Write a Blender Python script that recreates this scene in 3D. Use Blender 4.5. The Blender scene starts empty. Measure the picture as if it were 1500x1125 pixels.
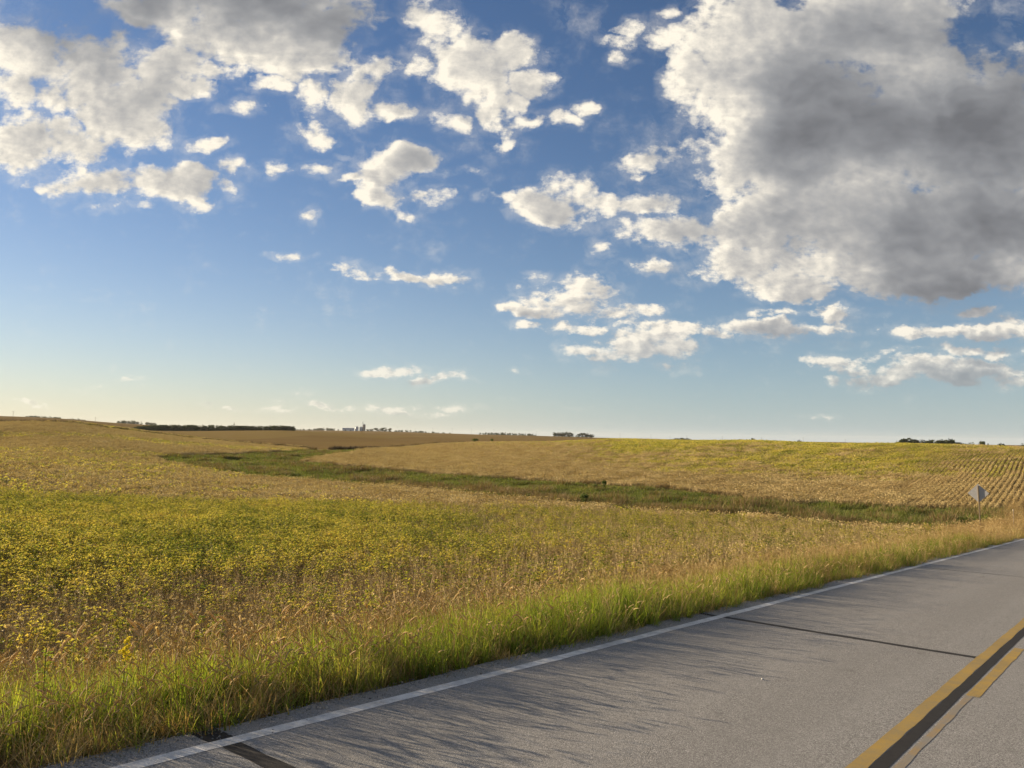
import bpy, bmesh, math, random
import numpy as np
from mathutils import Vector, Matrix

# ------------------------------------------------------------------ scene, camera
S = bpy.context.scene
C = S.collection
R = math.radians
random.seed(7)
rng = np.random.default_rng(11)

FPX = 1120.0                       # focal length in pixels of a 1500 px wide picture
PITCH = math.atan(77.5 / FPX)      # the camera looks slightly up
ROLL = math.atan(0.014)            # and is held a little tilted
EYE = Vector((0.0, 0.0, 0.0))      # the eye is the origin of heights, 1.95 m above the road

fwd = Vector((0, math.cos(PITCH), math.sin(PITCH)))
r0 = Vector((1, 0, 0)); u0 = r0.cross(fwd)
cam_r = math.cos(ROLL) * r0 + math.sin(ROLL) * u0
cam_u = -math.sin(ROLL) * r0 + math.cos(ROLL) * u0

cam = bpy.data.cameras.new('camera')
cam.sensor_fit = 'HORIZONTAL'; cam.sensor_width = 36.0
cam.lens = 36.0 * FPX / 1500.0
cam.clip_start = 0.05; cam.clip_end = 40000.0
cam_ob = bpy.data.objects.new('camera', cam); C.objects.link(cam_ob)
cam_ob.matrix_world = Matrix(((cam_r.x, cam_u.x, -fwd.x, EYE.x), (cam_r.y, cam_u.y, -fwd.y, EYE.y),
                              (cam_r.z, cam_u.z, -fwd.z, EYE.z), (0, 0, 0, 1)))
S.camera = cam_ob

S.render.engine = 'CYCLES'
cy = S.cycles
cy.max_bounces = 5; cy.diffuse_bounces = 2; cy.glossy_bounces = 2
cy.transmission_bounces = 3; cy.volume_bounces = 0; cy.transparent_max_bounces = 8
cy.caustics_reflective = False; cy.caustics_refractive = False
cy.use_adaptive_sampling = True; cy.adaptive_threshold = 0.012
cy.use_denoising = True; cy.denoising_prefilter = 'ACCURATE'
S.view_settings.view_transform = 'Standard'; S.view_settings.look = 'None'
S.view_settings.gamma = 1.0; S.view_settings.use_curve_mapping = False
EXPOSURE = 1.45
S.view_settings.exposure = EXPOSURE


def pixel_dir(px, py):
    """world direction through a point of the 1500 x 1125 photograph, scaled to horizontal length 1"""
    d = fwd * FPX + cam_r * (px - 750.0) - cam_u * (py - 562.5)
    return d / math.hypot(d.x, d.y)


# ------------------------------------------------------------------ sun
SUN_AZ = -62.0      # degrees from the +Y axis towards +X (the sun stands to the left of the view)
SUN_EL = 11.8
sd = Vector((math.sin(R(SUN_AZ)) * math.cos(R(SUN_EL)), math.cos(R(SUN_AZ)) * math.cos(R(SUN_EL)), math.sin(R(SUN_EL))))
sun = bpy.data.lights.new('sun', 'SUN')
sun.energy = 5.0; sun.angle = R(0.7); sun.color = (1.0, 0.80, 0.55)
sun_ob = bpy.data.objects.new('sun', sun); C.objects.link(sun_ob)
sun_ob.rotation_mode = 'QUATERNION'
sun_ob.rotation_quaternion = sd.to_track_quat('Z', 'Y')
sun_ob.location = sd * 60


# ------------------------------------------------------------------ node helper
class Nodes:
    """small helper for wiring shader node trees"""
    def __init__(self, tree):
        self.t = tree; self.n = tree.nodes; self.l = tree.links

    def new(self, kind, **kw):
        nd = self.n.new(kind)
        for k, v in kw.items(): setattr(nd, k, v)
        return nd

    def put(self, sock, v):
        if isinstance(v, bpy.types.NodeSocket): self.l.new(v, sock)
        elif v is not None: sock.default_value = v

    def math(self, op, a, b=None, c=None, clamp=False):
        nd = self.new('ShaderNodeMath', operation=op, use_clamp=clamp)
        for i, v in enumerate((a, b, c)): self.put(nd.inputs[i], v)
        return nd.outputs[0]

    def vec(self, op, a, b=None, c=None, scale=None):
        nd = self.new('ShaderNodeVectorMath', operation=op)
        for i, v in enumerate((a, b, c)): self.put(nd.inputs[i], v)
        if scale is not None: self.put(nd.inputs['Scale'], scale)
        return nd.outputs['Value'] if op in ('LENGTH', 'DOT_PRODUCT', 'DISTANCE') else nd.outputs[0]

    def noise(self, vec, scale, detail=4.0, rough=0.5, dist=0.0, color=False, lac=2.0):
        nd = self.new('ShaderNodeTexNoise')
        if vec is not None: self.put(nd.inputs['Vector'], vec)
        self.put(nd.inputs['Scale'], scale); self.put(nd.inputs['Detail'], detail)
        self.put(nd.inputs['Roughness'], rough); self.put(nd.inputs['Distortion'], dist)
        self.put(nd.inputs['Lacunarity'], lac)
        return nd.outputs['Color'] if color else nd.outputs[0]

    def maprange(self, v, a, b, c=0.0, d=1.0, smooth=False):
        nd = self.new('ShaderNodeMapRange', interpolation_type='SMOOTHSTEP' if smooth else 'LINEAR')
        self.put(nd.inputs[0], v)
        for i, x in enumerate((a, b, c, d)): self.put(nd.inputs[i + 1], x)
        return nd.outputs[0]

    def mix(self, fac, a, b, blend='MIX'):
        nd = self.new('ShaderNodeMix', data_type='RGBA', blend_type=blend)
        self.put(nd.inputs['Factor'], fac)
        self.put(nd.inputs['A'], a if isinstance(a, bpy.types.NodeSocket) else (*a, 1.0))
        self.put(nd.inputs['B'], b if isinstance(b, bpy.types.NodeSocket) else (*b, 1.0))
        return nd.outputs['Result']

    def ramp(self, fac, stops):
        nd = self.new('ShaderNodeValToRGB')
        el = nd.color_ramp.elements
        while len(el) < len(stops): el.new(0.5)
        for e, (p, c) in zip(el, stops):
            e.position = p; e.color = (*c, 1.0)
        self.put(nd.inputs[0], fac)
        return nd.outputs[0]


# ------------------------------------------------------------------ world: clear sky with broken cumulus
world = bpy.data.worlds.new('World'); S.world = world
world.use_nodes = True
world.node_tree.nodes.clear()
W = Nodes(world.node_tree)
SKY_STRENGTH = 0.05
sky = W.new('ShaderNodeTexSky', sky_type='NISHITA')
sky.sun_disc = False
sky.sun_elevation = R(SUN_EL); sky.sun_rotation = R(SUN_AZ)
sky.altitude = 300.0; sky.air_density = 1.0; sky.dust_density = 0.15; sky.ozone_density = 3.2

# clouds: (across, up, half width, half height, weight) as tangents of the direction from the place, front of the view = +Y
CLOUDS_PX = [
    # upper left bank
    (55, 62, 130, 60, 1.0), (150, 85, 85, 60, 1.0), (190, 150, 75, 80, 1.0), (120, 120, 70, 42, .55), (10, 110, 60, 42, .6),
    (20, 208, 85, 48, .95), (110, 205, 80, 40, .72), (150, 262, 115, 30, .9), (85, 262, 50, 18, .6), (258, 268, 52, 24, .8), (225, 190, 30, 30, .7),
    (240, 100, 55, 40, .75), (265, 125, 55, 20, .6), (180, 297, 28, 10, .45), (285, 293, 20, 8, .5), (140, 300, 18, 7, .4), (180, 284, 25, 9, .5),
    (350, 20, 170, 75, 1.0), (430, 45, 110, 60, 1.0), (240, 12, 100, 35, .9), (430, 92, 85, 32, .85), (480, 88, 50, 30, .6), (520, 15, 45, 45, .4),
    (355, 158, 36, 18, .7), (395, 125, 42, 16, .6), (320, 100, 45, 18, .5), (310, 218, 24, 9, .5), (345, 248, 22, 7, .42), (335, 275, 14, 8, .3),
    (455, 140, 34, 32, .75), (462, 188, 36, 24, .68), (522, 142, 50, 40, .8), (580, 162, 44, 22, .75), (555, 92, 50, 20, .55), (615, 92, 36, 20, .6),
    (645, 48, 24, 32, .5), (612, 15, 24, 30, .3), (550, 118, 30, 24, .5),
    (695, 105, 80, 58, 1.0), (745, 82, 55, 42, .95), (655, 168, 42, 20, .6), (735, 160, 50, 28, .8), (780, 132, 32, 24, .65), (765, 182, 42, 16, .7),
    (822, 180, 20, 11, .62), (857, 164, 15, 8, .55), (735, 200, 16, 7, .4), (645, 85, 30, 20, .5), (690, 60, 30, 20, .4),
    (600, 230, 50, 24, .85), (562, 252, 30, 34, .65), (552, 290, 48, 17, .75), (520, 258, 34, 12, .6), (600, 308, 14, 8, .4), (650, 286, 24, 12, .48),
    (405, 241, 15, 8, .6), (455, 240, 30, 11, .55), (455, 314, 8, 9, .35), (500, 222, 10, 4, .3), (675, 245, 18, 6, .3),
    (800, 302, 70, 30, .9), (832, 278, 28, 30, .8), (735, 295, 40, 14, .6), (880, 300, 40, 18, .35), (878, 358, 13, 9, .42), (845, 322, 30, 14, .6),
    # right bank
    (1110, 60, 115, 95, 1.0), (1190, 180, 200, 120, 1.0), (1290, 40, 150, 90, 1.0), (1390, 190, 210, 150, 1.1), (1140, 225, 160, 85, 1.0),
    (1300, 320, 280, 90, 1.1), (1130, 330, 120, 60, .95), (1000, 335, 95, 34, .75), (960, 386, 44, 14, .65), (1085, 385, 85, 38, .9),
    (1165, 418, 95, 32, .95), (1310, 400, 190, 45, 1.0), (1460, 395, 100, 40, .8), (1065, 250, 90, 60, .8), (950, 232, 40, 20, .42), (970, 290, 60, 18, .6),
    (1185, 384, 95, 48, 1.0), (1230, 350, 80, 50, 1.0), (1500, 130, 80, 40, .5), (1495, 18, 28, 18, .5), (1020, 110, 45, 60, .55), (1375, 20, 50, 40, .7), (1560, 250, 160, 180, 1.1),
    (925, 34, 20, 13, .6), (912, 58, 18, 12, .55), (912, 82, 14, 10, .38), (980, 52, 24, 14, .42), (985, 22, 14, 9, .4),
    # middle and low cumulus
    (835, 440, 78, 30, .95), (845, 415, 34, 24, .8), (775, 452, 58, 18, .8), (885, 460, 62, 18, .85), (935, 457, 28, 11, .65), (790, 412, 26, 8, .4),
    (855, 482, 100, 13, .75), (780, 480, 30, 7, .55), (925, 512, 95, 24, .95), (868, 518, 48, 18, .8), (955, 495, 62, 22, .8), (1000, 505, 45, 14, .7), (985, 537, 24, 8, .55), (900, 544, 16, 5, .4),
    (995, 478, 44, 11, .65), (1085, 484, 72, 20, .9), (1145, 486, 66, 20, .85), (1135, 462, 40, 12, .6), (1215, 486, 60, 13, .75), (1212, 460, 42, 9, .6), (1240, 470, 30, 8, .5),
    (1430, 456, 50, 12, .7), (1345, 490, 85, 14, .8), (1440, 488, 100, 17, .85), (1490, 480, 50, 16, .7), (1250, 510, 25, 5, .4), (1305, 518, 18, 5, .45),
    (1235, 535, 70, 15, .8), (1180, 528, 36, 9, .5), (1310, 552, 66, 20, .85), (1395, 545, 105, 26, .9), (1430, 518, 95, 12, .8), (1480, 552, 55, 20, .8), (1240, 557, 20, 4, .45),
    (435, 373, 24, 6, .6), (550, 404, 34, 15, .75), (515, 398, 22, 13, .6), (592, 411, 42, 13, .75), (636, 412, 30, 12, .7), (676, 408, 18, 13, .6), (490, 392, 12, 5, .4),
    (575, 540, 62, 9, .75), (648, 553, 50, 9, .7), (760, 543, 12, 4, .4), (822, 592, 22, 4, .45), (325, 590, 44, 6, .5), (435, 581, 26, 7, .55), (400, 593, 40, 5, .42),
    (575, 597, 75, 8, .55), (605, 604, 60, 7, .5), (170, 561, 30, 4, .48), (50, 589, 30, 4, .42), (470, 600, 60, 5, .4), (1200, 606, 40, 4, .4), (660, 597, 50, 5, .35), (735, 580, 12, 3, .35),
]


def cloud_disc(px, py, hw, hh, w):
    if hw < 31: hw *= 1.35; hh *= 1.3; w *= 0.80           # scraps, torn up by the noise
    if hw >= 100 and (px > 1000 or py < 65): w *= 1.25
    d = pixel_dir(px, py)
    k = 1.0 / d.y
    sc = 1.0 / FPX
    return (d.x * k, d.z * k, hw * sc, hh * sc, w)


CLOUDS = [cloud_disc(*b) for b in CLOUDS_PX]

geo = W.new('ShaderNodeNewGeometry')
dirv = W.vec('SCALE', geo.outputs['Incoming'], scale=-1.0)
sep = W.new('ShaderNodeSeparateXYZ'); W.put(sep.inputs[0], dirv)
dx, dy, dz = sep.outputs
yy = W.math('MAXIMUM', dy, 0.05)
comb = W.new('ShaderNodeCombineXYZ')
W.put(comb.inputs[0], W.math('DIVIDE', dx, yy)); W.put(comb.inputs[1], W.math('DIVIDE', dz, yy))
P = comb.outputs[0]


def offset(p, k):
    """a step across the sky towards the sun: sideways, a little up for low clouds and down for high ones"""
    return W.vec('MULTIPLY_ADD', SUNWARD, (k, k, 0.0), p)


def warp(p, amt, scale, detail):
    n = W.noise(p, scale, detail, 0.55, color=True)
    n = W.vec('SUBTRACT', n, (0.5, 0.5, 0.5))
    return W.vec('MULTIPLY_ADD', n, (amt * 1.4, amt, 0.0), p)


def cover(p, discs):
    """broad shape of the clouds: highest of many soft elliptic hills"""
    out = None
    for (x, y, hw, hh, w) in discs:
        q = W.vec('MULTIPLY_ADD', p, (1 / hw, 1 / hh, 0.0), (-x / hw, -y / hh, 0.0))
        v = W.math('MULTIPLY_ADD', W.vec('DOT_PRODUCT', q, q), -w, w)
        out = v if out is None else W.math('MAXIMUM', out, v)
    return W.math('MAXIMUM', out, -0.6)


Pw = warp(warp(P, 0.060, 8.0, 3.0), 0.026, 26.0, 5.0)
sw = W.new('ShaderNodeCombineXYZ'); sw.inputs[0].default_value = -0.030
W.put(sw.inputs[1], W.maprange(dz, 0.10, 0.40, 0.016, -0.013))
SUNWARD = sw.outputs[0]
big = [cloud_disc(*b) for b in CLOUDS_PX if (b[0] > 1130 and b[2] > 150) or (230 < b[0] < 440 and b[1] < 60) or (b[0] < 100 and b[1] < 100)]
mid = [c for c in CLOUDS if c[2] * FPX > 33]
M0 = cover(Pw, CLOUDS)
M1 = cover(offset(Pw, 0.9), mid)
M2 = cover(offset(Pw, 2.5), big)
# finer break-up, coarser overhead and finer towards the horizon
low = W.maprange(sep.outputs[2], 0.06, 0.34, 1.0, 0.0)


def fine(p, det=10.0):
    n1 = W.noise(p, 10.0, det, 0.585)
    n2 = W.noise(W.vec('MULTIPLY', p, (1.0, 1.6, 1.0)), 34.0, max(det - 3, 1.0), 0.64)
    return W.math('ADD', W.math('MULTIPLY', n1, W.maprange(low, 0, 1, 1.0, 0.45)), W.math('MULTIPLY', n2, W.maprange(low, 0, 1, 0.34, 0.75)))


F0 = fine(P)
F1 = fine(offset(P, 0.30), 8.0)
F2 = fine(offset(P, 1.0), 2.5)
# clouds elsewhere round the sky, outside the view, broken in the same way
Q = W.vec('MULTIPLY', dirv, (1.0, 1.0, 1.8))
E0 = W.math('MULTIPLY_ADD', W.noise(Q, 3.4, 9.0, 0.55), 5.0, -2.75)
side = W.maprange(W.vec('LENGTH', W.vec('MULTIPLY', P, (1.25, 1.55, 0.0))), 1.0, 1.35)
M0 = W.mix(side, M0, E0)


def dens(m, f, gain):
    return W.math('ADD', W.math('MULTIPLY_ADD', f, gain, -gain * 0.63), m)


GAIN = 3.5
D0 = W.math('SUBTRACT', dens(M0, F0, GAIN), 0.16)
D1 = W.math('SUBTRACT', dens(M0, F1, GAIN), 0.16)
D2 = W.math('MAXIMUM', dens(M1, F2, GAIN * 0.55), 0.0)
alpha = W.maprange(D0, -0.06, 0.52, smooth=True)
shred = W.maprange(W.noise(warp(P, 0.05, 22.0, 3.0), 26.0, 6.0, 0.62), 0.40, 0.70)
wisp = W.math('MULTIPLY', W.math('MULTIPLY', W.maprange(D0, -0.75, 0.10, smooth=True), shred), 0.30)
alpha = W.math('MAXIMUM', alpha, wisp)
haze_fade = W.maprange(dz, 0.0, 0.16, 0.50, 1.0)
alpha = W.math('MULTIPLY', alpha, haze_fade)
tau = W.math('ADD', W.math('MULTIPLY', W.math('MAXIMUM', D1, 0.0), 0.28), W.math('MULTIPLY', D2, 0.80))
tau = W.math('ADD', tau, W.math('MULTIPLY', W.math('MAXIMUM', dens(M2, F2, GAIN * 0.35), 0.0), 1.15))
billow = W.maprange(W.noise(W.vec('MULTIPLY', Pw, (1.0, 2.0, 1.0)), 5.5, 5.0, 0.5), 0.36, 0.64, 0.56, 1.44)
tau = W.math('MULTIPLY', W.math('MULTIPLY', tau, billow), W.maprange(low, 0.5, 1.0, 1.0, 1.7))
trans = W.math('EXPONENT', W.math('MULTIPLY', W.math('MAXIMUM', W.math('SUBTRACT', tau, 0.20), 0.0), -1.6))
relief = W.math('MULTIPLY_ADD', W.math('SUBTRACT', D0, D1), 0.95, 0.56, clamp=True)
lit = W.math('MULTIPLY_ADD', trans, 1.06, -0.01)
lit = W.math('MULTIPLY', lit, W.math('MULTIPLY_ADD', relief, 1.05, 0.32))
shade = W.mix(W.maprange(tau, 0.8, 4.4), (0.37, 0.38, 0.40), (0.17, 0.175, 0.19))
tot = W.mix(lit, shade, (1.04, 0.96, 0.81))
cloud_col = W.vec('SCALE', tot, scale=1.0 / (SKY_STRENGTH * 2 ** EXPOSURE))
clear = W.vec('MULTIPLY', sky.outputs[0], (0.80, 0.80, 0.88))
# the pale veil of thick air low in the sky, creamy towards the sun and bluish away from it
toward = W.vec('DOT_PRODUCT', dirv, (sd.x, sd.y, 0.0))
veil_col = W.mix(W.maprange(toward, 0.15, 0.97, smooth=True), (0.45, 0.56, 0.61), (0.80, 0.735, 0.56))
veil_col = W.vec('SCALE', veil_col, scale=1.0 / (SKY_STRENGTH * 2 ** EXPOSURE))
veil = W.math('MULTIPLY', W.math('EXPONENT', W.math('MULTIPLY', W.math('MAXIMUM', dz, 0.0), -8.5)), 0.80)
clear = W.mix(veil, clear, veil_col)
skycol = W.mix(alpha, clear, cloud_col)
bg = W.new('ShaderNodeBackground'); W.put(bg.inputs[0], skycol); bg.inputs[1].default_value = SKY_STRENGTH
wo = W.new('ShaderNodeOutputWorld'); W.l.new(bg.outputs[0], wo.inputs[0])
world.cycles.sampling_method = 'MANUAL'; world.cycles.sample_map_resolution = 512

# ------------------------------------------------------------------ terrain
H_EYE = 1.95
AZ_ROAD = R(40.1)
UH = np.array([math.sin(AZ_ROAD), math.cos(AZ_ROAD)])     # along the road, downhill
VH = np.array([-UH[1], UH[0]])                            # across it, towards the fields
T_YELLOW, T_WHITE = 1.77, 5.10                            # centre line and edge line, metres across
T_EDGE, T_FAR = 5.44, -2.1                                # asphalt edges


def road_st(x, y):
    return x * UH[0] + y * UH[1], x * VH[0] + y * VH[1]


def road_z(s, t):
    g = np.array([-400., -60, -20, 52, 92, 120, 190, 320, 1500])
    sl = np.array([0.0, 0.0, -.0583, -.0583, 0.0, .045, .05, .0, .0])
    gz = np.linspace(-400, 1500, 1901)
    gs = np.interp(gz, g, sl)
    zz = np.cumsum(gs) * 1.0
    zz = zz - np.interp(0.0, gz, zz)
    return -H_EYE + np.interp(s, gz, zz) - 0.0108 * t


# (pixel column, pixel row, range in metres): where the crop canopy is seen and how far away that is
CONTROL = [
    (1430, 768, 60), (1250, 762, 62), (1125, 752, 60), (970, 743, 62), (850, 733, 65), (750, 724, 70), (650, 714, 76), (500, 703, 86), (375, 693, 98), (300, 682, 115), (225, 668, 140),
    (1460, 740, 76), (1250, 733, 77), (1125, 727, 78), (1000, 712, 86), (900, 705, 92), (750, 696, 102), (625, 689, 109), (525, 680, 121), (439, 671, 140),
    (290, 663, 152), (350, 662, 158), (450, 657, 186), (520, 657, 182),
    (0, 617, 260), (110, 617.5, 250), (200, 630, 242), (300, 642, 230), (400, 650, 215),
    (0, 640, 190), (0, 665, 120), (0, 700, 70), (0, 760, 36), (0, 850, 19.5), (0, 940, 12.5), (150, 650, 165), (150, 680, 105), (150, 628, 225),
    (750, 760, 44), (750, 820, 22.5), (750, 870, 15), (750, 790, 31), (400, 760, 40), (400, 850, 19), (1250, 790, 42), (1050, 790, 33), (400, 720, 66),
    (1500, 655, 136), (1400, 650.5, 142), (1300, 648, 152), (1100, 644.5, 172), (900, 641.5, 205), (750, 646, 235), (640, 648, 245), (560, 653.5, 235),
    (1450, 700, 97), (1450, 675, 117), (1250, 695, 105), (1250, 668, 128), (1100, 690, 108), (1100, 665, 136), (750, 675, 134), (750, 660, 172), (900, 660, 158), (600, 670, 152), (600, 660, 195),
    (300, 630.6, 700), (420, 630.6, 720), (220, 629.6, 700), (450, 640, 480), (530, 631.5, 2000), (700, 636.5, 2000), (800, 638.8, 2000), (870, 641, 1900), (640, 638.5, 900), (400, 633.5, 1000), (460, 631.5, 1900), (560, 636, 1000),
    (150, 618, 1500), (60, 613, 1900), (250, 624, 1500),
]
CTL = []
for (px, py, r_) in CONTROL:
    d_ = pixel_dir(px, py)
    CTL.append((d_.x * r_, d_.y * r_, d_.z * r_ - (0.70 if r_ < 300 else 0.0)))
for az_, r_, z_ in [  # behind the crests and round the rest of the compass
    (-30, 330, -1.0), (-22, 320, -3), (-34, 420, -3), (5, 300, -3.5), (15, 270, -3), (25, 230, -3.5), (33, 210, -4), (30, 400, -7), (15, 500, -6), (-15, 300, -5), (-8, 300, -4.5), (5, 420, -5),
    (30, 1000, -4), (30, 2500, -4), (18, 1500, -3), (18, 3000, -3), (0, 3500, 4), (-15, 3500, 12), (-30, 4000, 14), (-32, 3000, 14),
    (-48, 15, -2.7), (-48, 60, -2.8), (-48, 180, 0), (-48, 400, 2), (-60, 30, -2.2), (-70, 120, -.5), (-70, 500, 2), (-90, 40, -1.2), (-90, 400, 1),
    (-130, 40, 0.2), (-130, 300, 2), (180, 40, .4), (180, 300, 2), (130, 40, -1.5), (130, 300, -1), (90, 40, -3.0), (90, 150, -5), (90, 500, -3), (60, 60, -4.6), (55, 110, -5.0), (60, 250, -2),
    (60, 1500, -3), (120, 1500, 0), (180, 1500, 0), (-120, 1500, 2), (-60, 1500, 6), (45, 150, -2.6), (45, 90, -5.0), (42, 200, -1.5),
]:
    a_ = R(az_)
    CTL.append((math.sin(a_) * r_, math.cos(a_) * r_, z_))
CTL = np.array(CTL)


def squash(x, y):
    r_ = np.hypot(x, y) + 1e-6
    k = np.log1p(r_ / 14.0) / r_
    return np.stack([x * k, y * k], -1)


def tps_fit(P_, z, lam=2e-3):
    n = len(P_)
    d = np.linalg.norm(P_[:, None] - P_[None], axis=-1)
    K = np.where(d > 0, d * d * np.log(d + 1e-12), 0) + lam * np.eye(n)
    A = np.zeros((n + 3, n + 3)); A[:n, :n] = K
    A[:n, n] = 1; A[:n, n + 1:] = P_; A[n, :n] = 1; A[n + 1:, :n] = P_.T
    return np.linalg.solve(A, np.concatenate([z, np.zeros(3)]))


QC = squash(CTL[:, 0], CTL[:, 1])
TPS = tps_fit(QC, CTL[:, 2])


def smooth01(v, a, b):
    u = np.clip((v - a) / (b - a), 0, 1)
    return u * u * (3 - 2 * u)


def field_z(x, y):
    shp = np.shape(x)
    x = np.ravel(x).astype(float); y = np.ravel(y).astype(float)
    out = np.empty(len(x))
    for i in range(0, len(x), 20000):
        q = squash(x[i:i + 20000], y[i:i + 20000])
        d2 = ((q[:, None] - QC[None]) ** 2).sum(-1)
        K = 0.5 * d2 * np.log(d2 + 1e-18)
        out[i:i + 20000] = K @ TPS[:len(QC)] + TPS[len(QC)] + q @ TPS[len(QC) + 1:]
    r_ = np.hypot(x, y)
    und = np.sin(x * .021 + 1.3) * np.sin(y * .017 + .4) * .35 + np.sin(x * .05 + y * .03) * .12
    und += np.sin(x * .0043 + 2.1 + y * .001) * np.sin(y * .0031 + .9) * 1.2 * smooth01(r_, 800, 1800)
    out += und * smooth01(r_, 100, 400)
    return out.reshape(shp)


def ground_z(x, y):
    """height of the bare ground: the fields, with the road bed and its side slopes laid through them"""
    x = np.asarray(x, float); y = np.asarray(y, float)
    s, t = road_st(x, y)
    tc = (T_EDGE + T_FAR) * 0.5; hw = (T_EDGE - T_FAR) * 0.5
    w = 1.0 - smooth01(np.abs(t - tc), hw + 0.35, hw + 3.6)
    w = w * (1 - smooth01(s, 320, 600)) * (1 - smooth01(-s, 200, 400))
    rz = road_z(s, np.clip(t, T_FAR - 4, T_EDGE + 4)) - 0.05
    return rz * w + field_z(x, y) * (1 - w)


def at_pixel(px, py, lift=0.0, far=4000.0):
    """the point of the ground (raised by lift) seen at a place of the photograph"""
    d = pixel_dir(px, py)
    r_ = np.geomspace(4.0, far, 3000)
    z = ground_z(d.x * r_, d.y * r_) + lift
    below = z >= d.z * r_
    i = int(np.argmax(below)) if below.any() else len(r_) - 1
    return np.array([d.x * r_[i], d.y * r_[i], float(ground_z(d.x * r_[i], d.y * r_[i]))])


def outline(pts, lift=0.0):
    """plan outline (x, y) of an area from places in the photograph with their range"""
    o = []
    for px, py, r_ in pts:
        d = pixel_dir(px, py); o.append((d.x * r_, d.y * r_))
    return np.array(o)


def inside(poly, x, y):
    x = np.asarray(x); y = np.asarray(y)
    res = np.zeros(x.shape, bool)
    n = len(poly); j = n - 1
    for i in range(n):
        xi, yi = poly[i]; xj, yj = poly[j]
        c = ((yi > y) != (yj > y)) & (x < (xj - xi) * (y - yi) / (yj - yi + 1e-12) + xi)
        res ^= c; j = i
    return res


def edge_dist(poly, x, y):
    """distance to the outline, positive inside"""
    x = np.asarray(x, float); y = np.asarray(y, float)
    best = np.full(x.shape, 1e9)
    n = len(poly)
    for i in range(n):
        a = poly[i]; b = poly[(i + 1) % n]; ab = b - a
        h = np.clip(((x - a[0]) * ab[0] + (y - a[1]) * ab[1]) / (ab @ ab + 1e-12), 0, 1)
        best = np.minimum(best, np.hypot(x - a[0] - ab[0] * h, y - a[1] - ab[1] * h))
    return np.where(inside(poly, x, y), best, -best)


# smooth value noise for placing and colouring things by where they stand
_tab = rng.random((256, 256))


def vnoise(x, y, scale, seed=0):
    x = np.asarray(x, float) / scale + seed * 17.3; y = np.asarray(y, float) / scale + seed * 9.1
    xi = np.floor(x).astype(int); yi = np.floor(y).astype(int)
    fx = x - xi; fy = y - yi
    fx = fx * fx * (3 - 2 * fx); fy = fy * fy * (3 - 2 * fy)
    g = lambda a, b: _tab[a & 255, b & 255]
    return (g(xi, yi) * (1 - fx) + g(xi + 1, yi) * fx) * (1 - fy) + (g(xi, yi + 1) * (1 - fx) + g(xi + 1, yi + 1) * fx) * fy


def fnoise(x, y, scale, seed=0, octs=3):
    v = 0; a = 0.5; tot = 0
    for o in range(octs):
        v = v + a * vnoise(x, y, scale / 2 ** o, seed + o); tot += a; a *= .55
    return v / tot


WATERWAY = outline([
    (1560, 800, 62), (1430, 768, 61), (1250, 762, 62.5), (1125, 752, 61), (970, 743, 63), (850, 733, 66), (750, 724, 71), (650, 714, 77), (500, 703, 87), (375, 693, 99), (300, 682, 115), (250, 672, 132), (225, 668, 141),
    (250, 665, 149), (290, 663, 153), (350, 662, 158), (400, 659, 172), (450, 657, 186), (520, 657, 190), (560, 656, 215), (520, 660, 178), (490, 664, 162), (455, 668, 150), (439, 671, 139),
    (480, 676.5, 129), (525, 680, 121), (575, 684.5, 114), (625, 689, 109), (750, 696, 101), (900, 705, 92), (1000, 712, 86), (1125, 727, 78.5), (1250, 733, 77), (1460, 740, 76), (1640, 745, 84), (1700, 790, 80)])
# the far edge of the crop across the waterway, and of the crop on the hill to the left
RIGHT_FIELD = outline([
    (439, 671, 140), (500, 663, 175), (520, 657, 195), (560, 653.5, 235), (640, 648, 250), (700, 646, 262), (800, 643, 270), (900, 641, 250), (1100, 644, 220), (1300, 648, 200), (1500, 655, 190), (1750, 655, 190), (1750, 745, 80),
    (1460, 740, 75), (1250, 733, 76), (1125, 727, 78), (1000, 712, 86), (900, 705, 92), (750, 696, 101), (625, 689, 109), (525, 680, 121)])
LEFT_EDGE = outline([(-300, 620, 300), (0, 617, 290), (110, 617.5, 278), (200, 630, 262), (300, 642, 245), (400, 650, 228), (450, 654, 215), (450, 657, 186), (350, 662, 158), (225, 668, 141), (375, 693, 98), (600, 710, 80), (200, 900, 8), (-900, 900, 10), (-900, 620, 300)])

# zones of the ground: 0 crop ground, 1 grass waterway, 2 verge, 3 far farmland
def zones(x, y):
    s, t = road_st(x, y)
    r_ = np.hypot(x, y)
    az = np.degrees(np.arctan2(x, y))
    edge_n = (fnoise(x, y, 5.0, 3) - .5) * 2.2
    ww = smooth01(edge_dist(WATERWAY, x, y) + edge_n, -0.4, 0.4)
    verge = (1 - smooth01(t + (fnoise(x, y, 3.0, 5) - .5) * 1.0, 8.6, 9.6)) * smooth01(t, -6.5, -5.5)
    verge = verge * (1 - smooth01(s, 300, 400))
    rf = inside(RIGHT_FIELD, x, y) | inside(LEFT_EDGE, x, y)
    far = np.where(rf, 0.0, smooth01(r_, 205, 212)) * ((az > -75) & (az < 75))
    far = np.maximum(far, smooth01(r_, 300, 320))
    return ww * (1 - verge), verge, far


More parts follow.
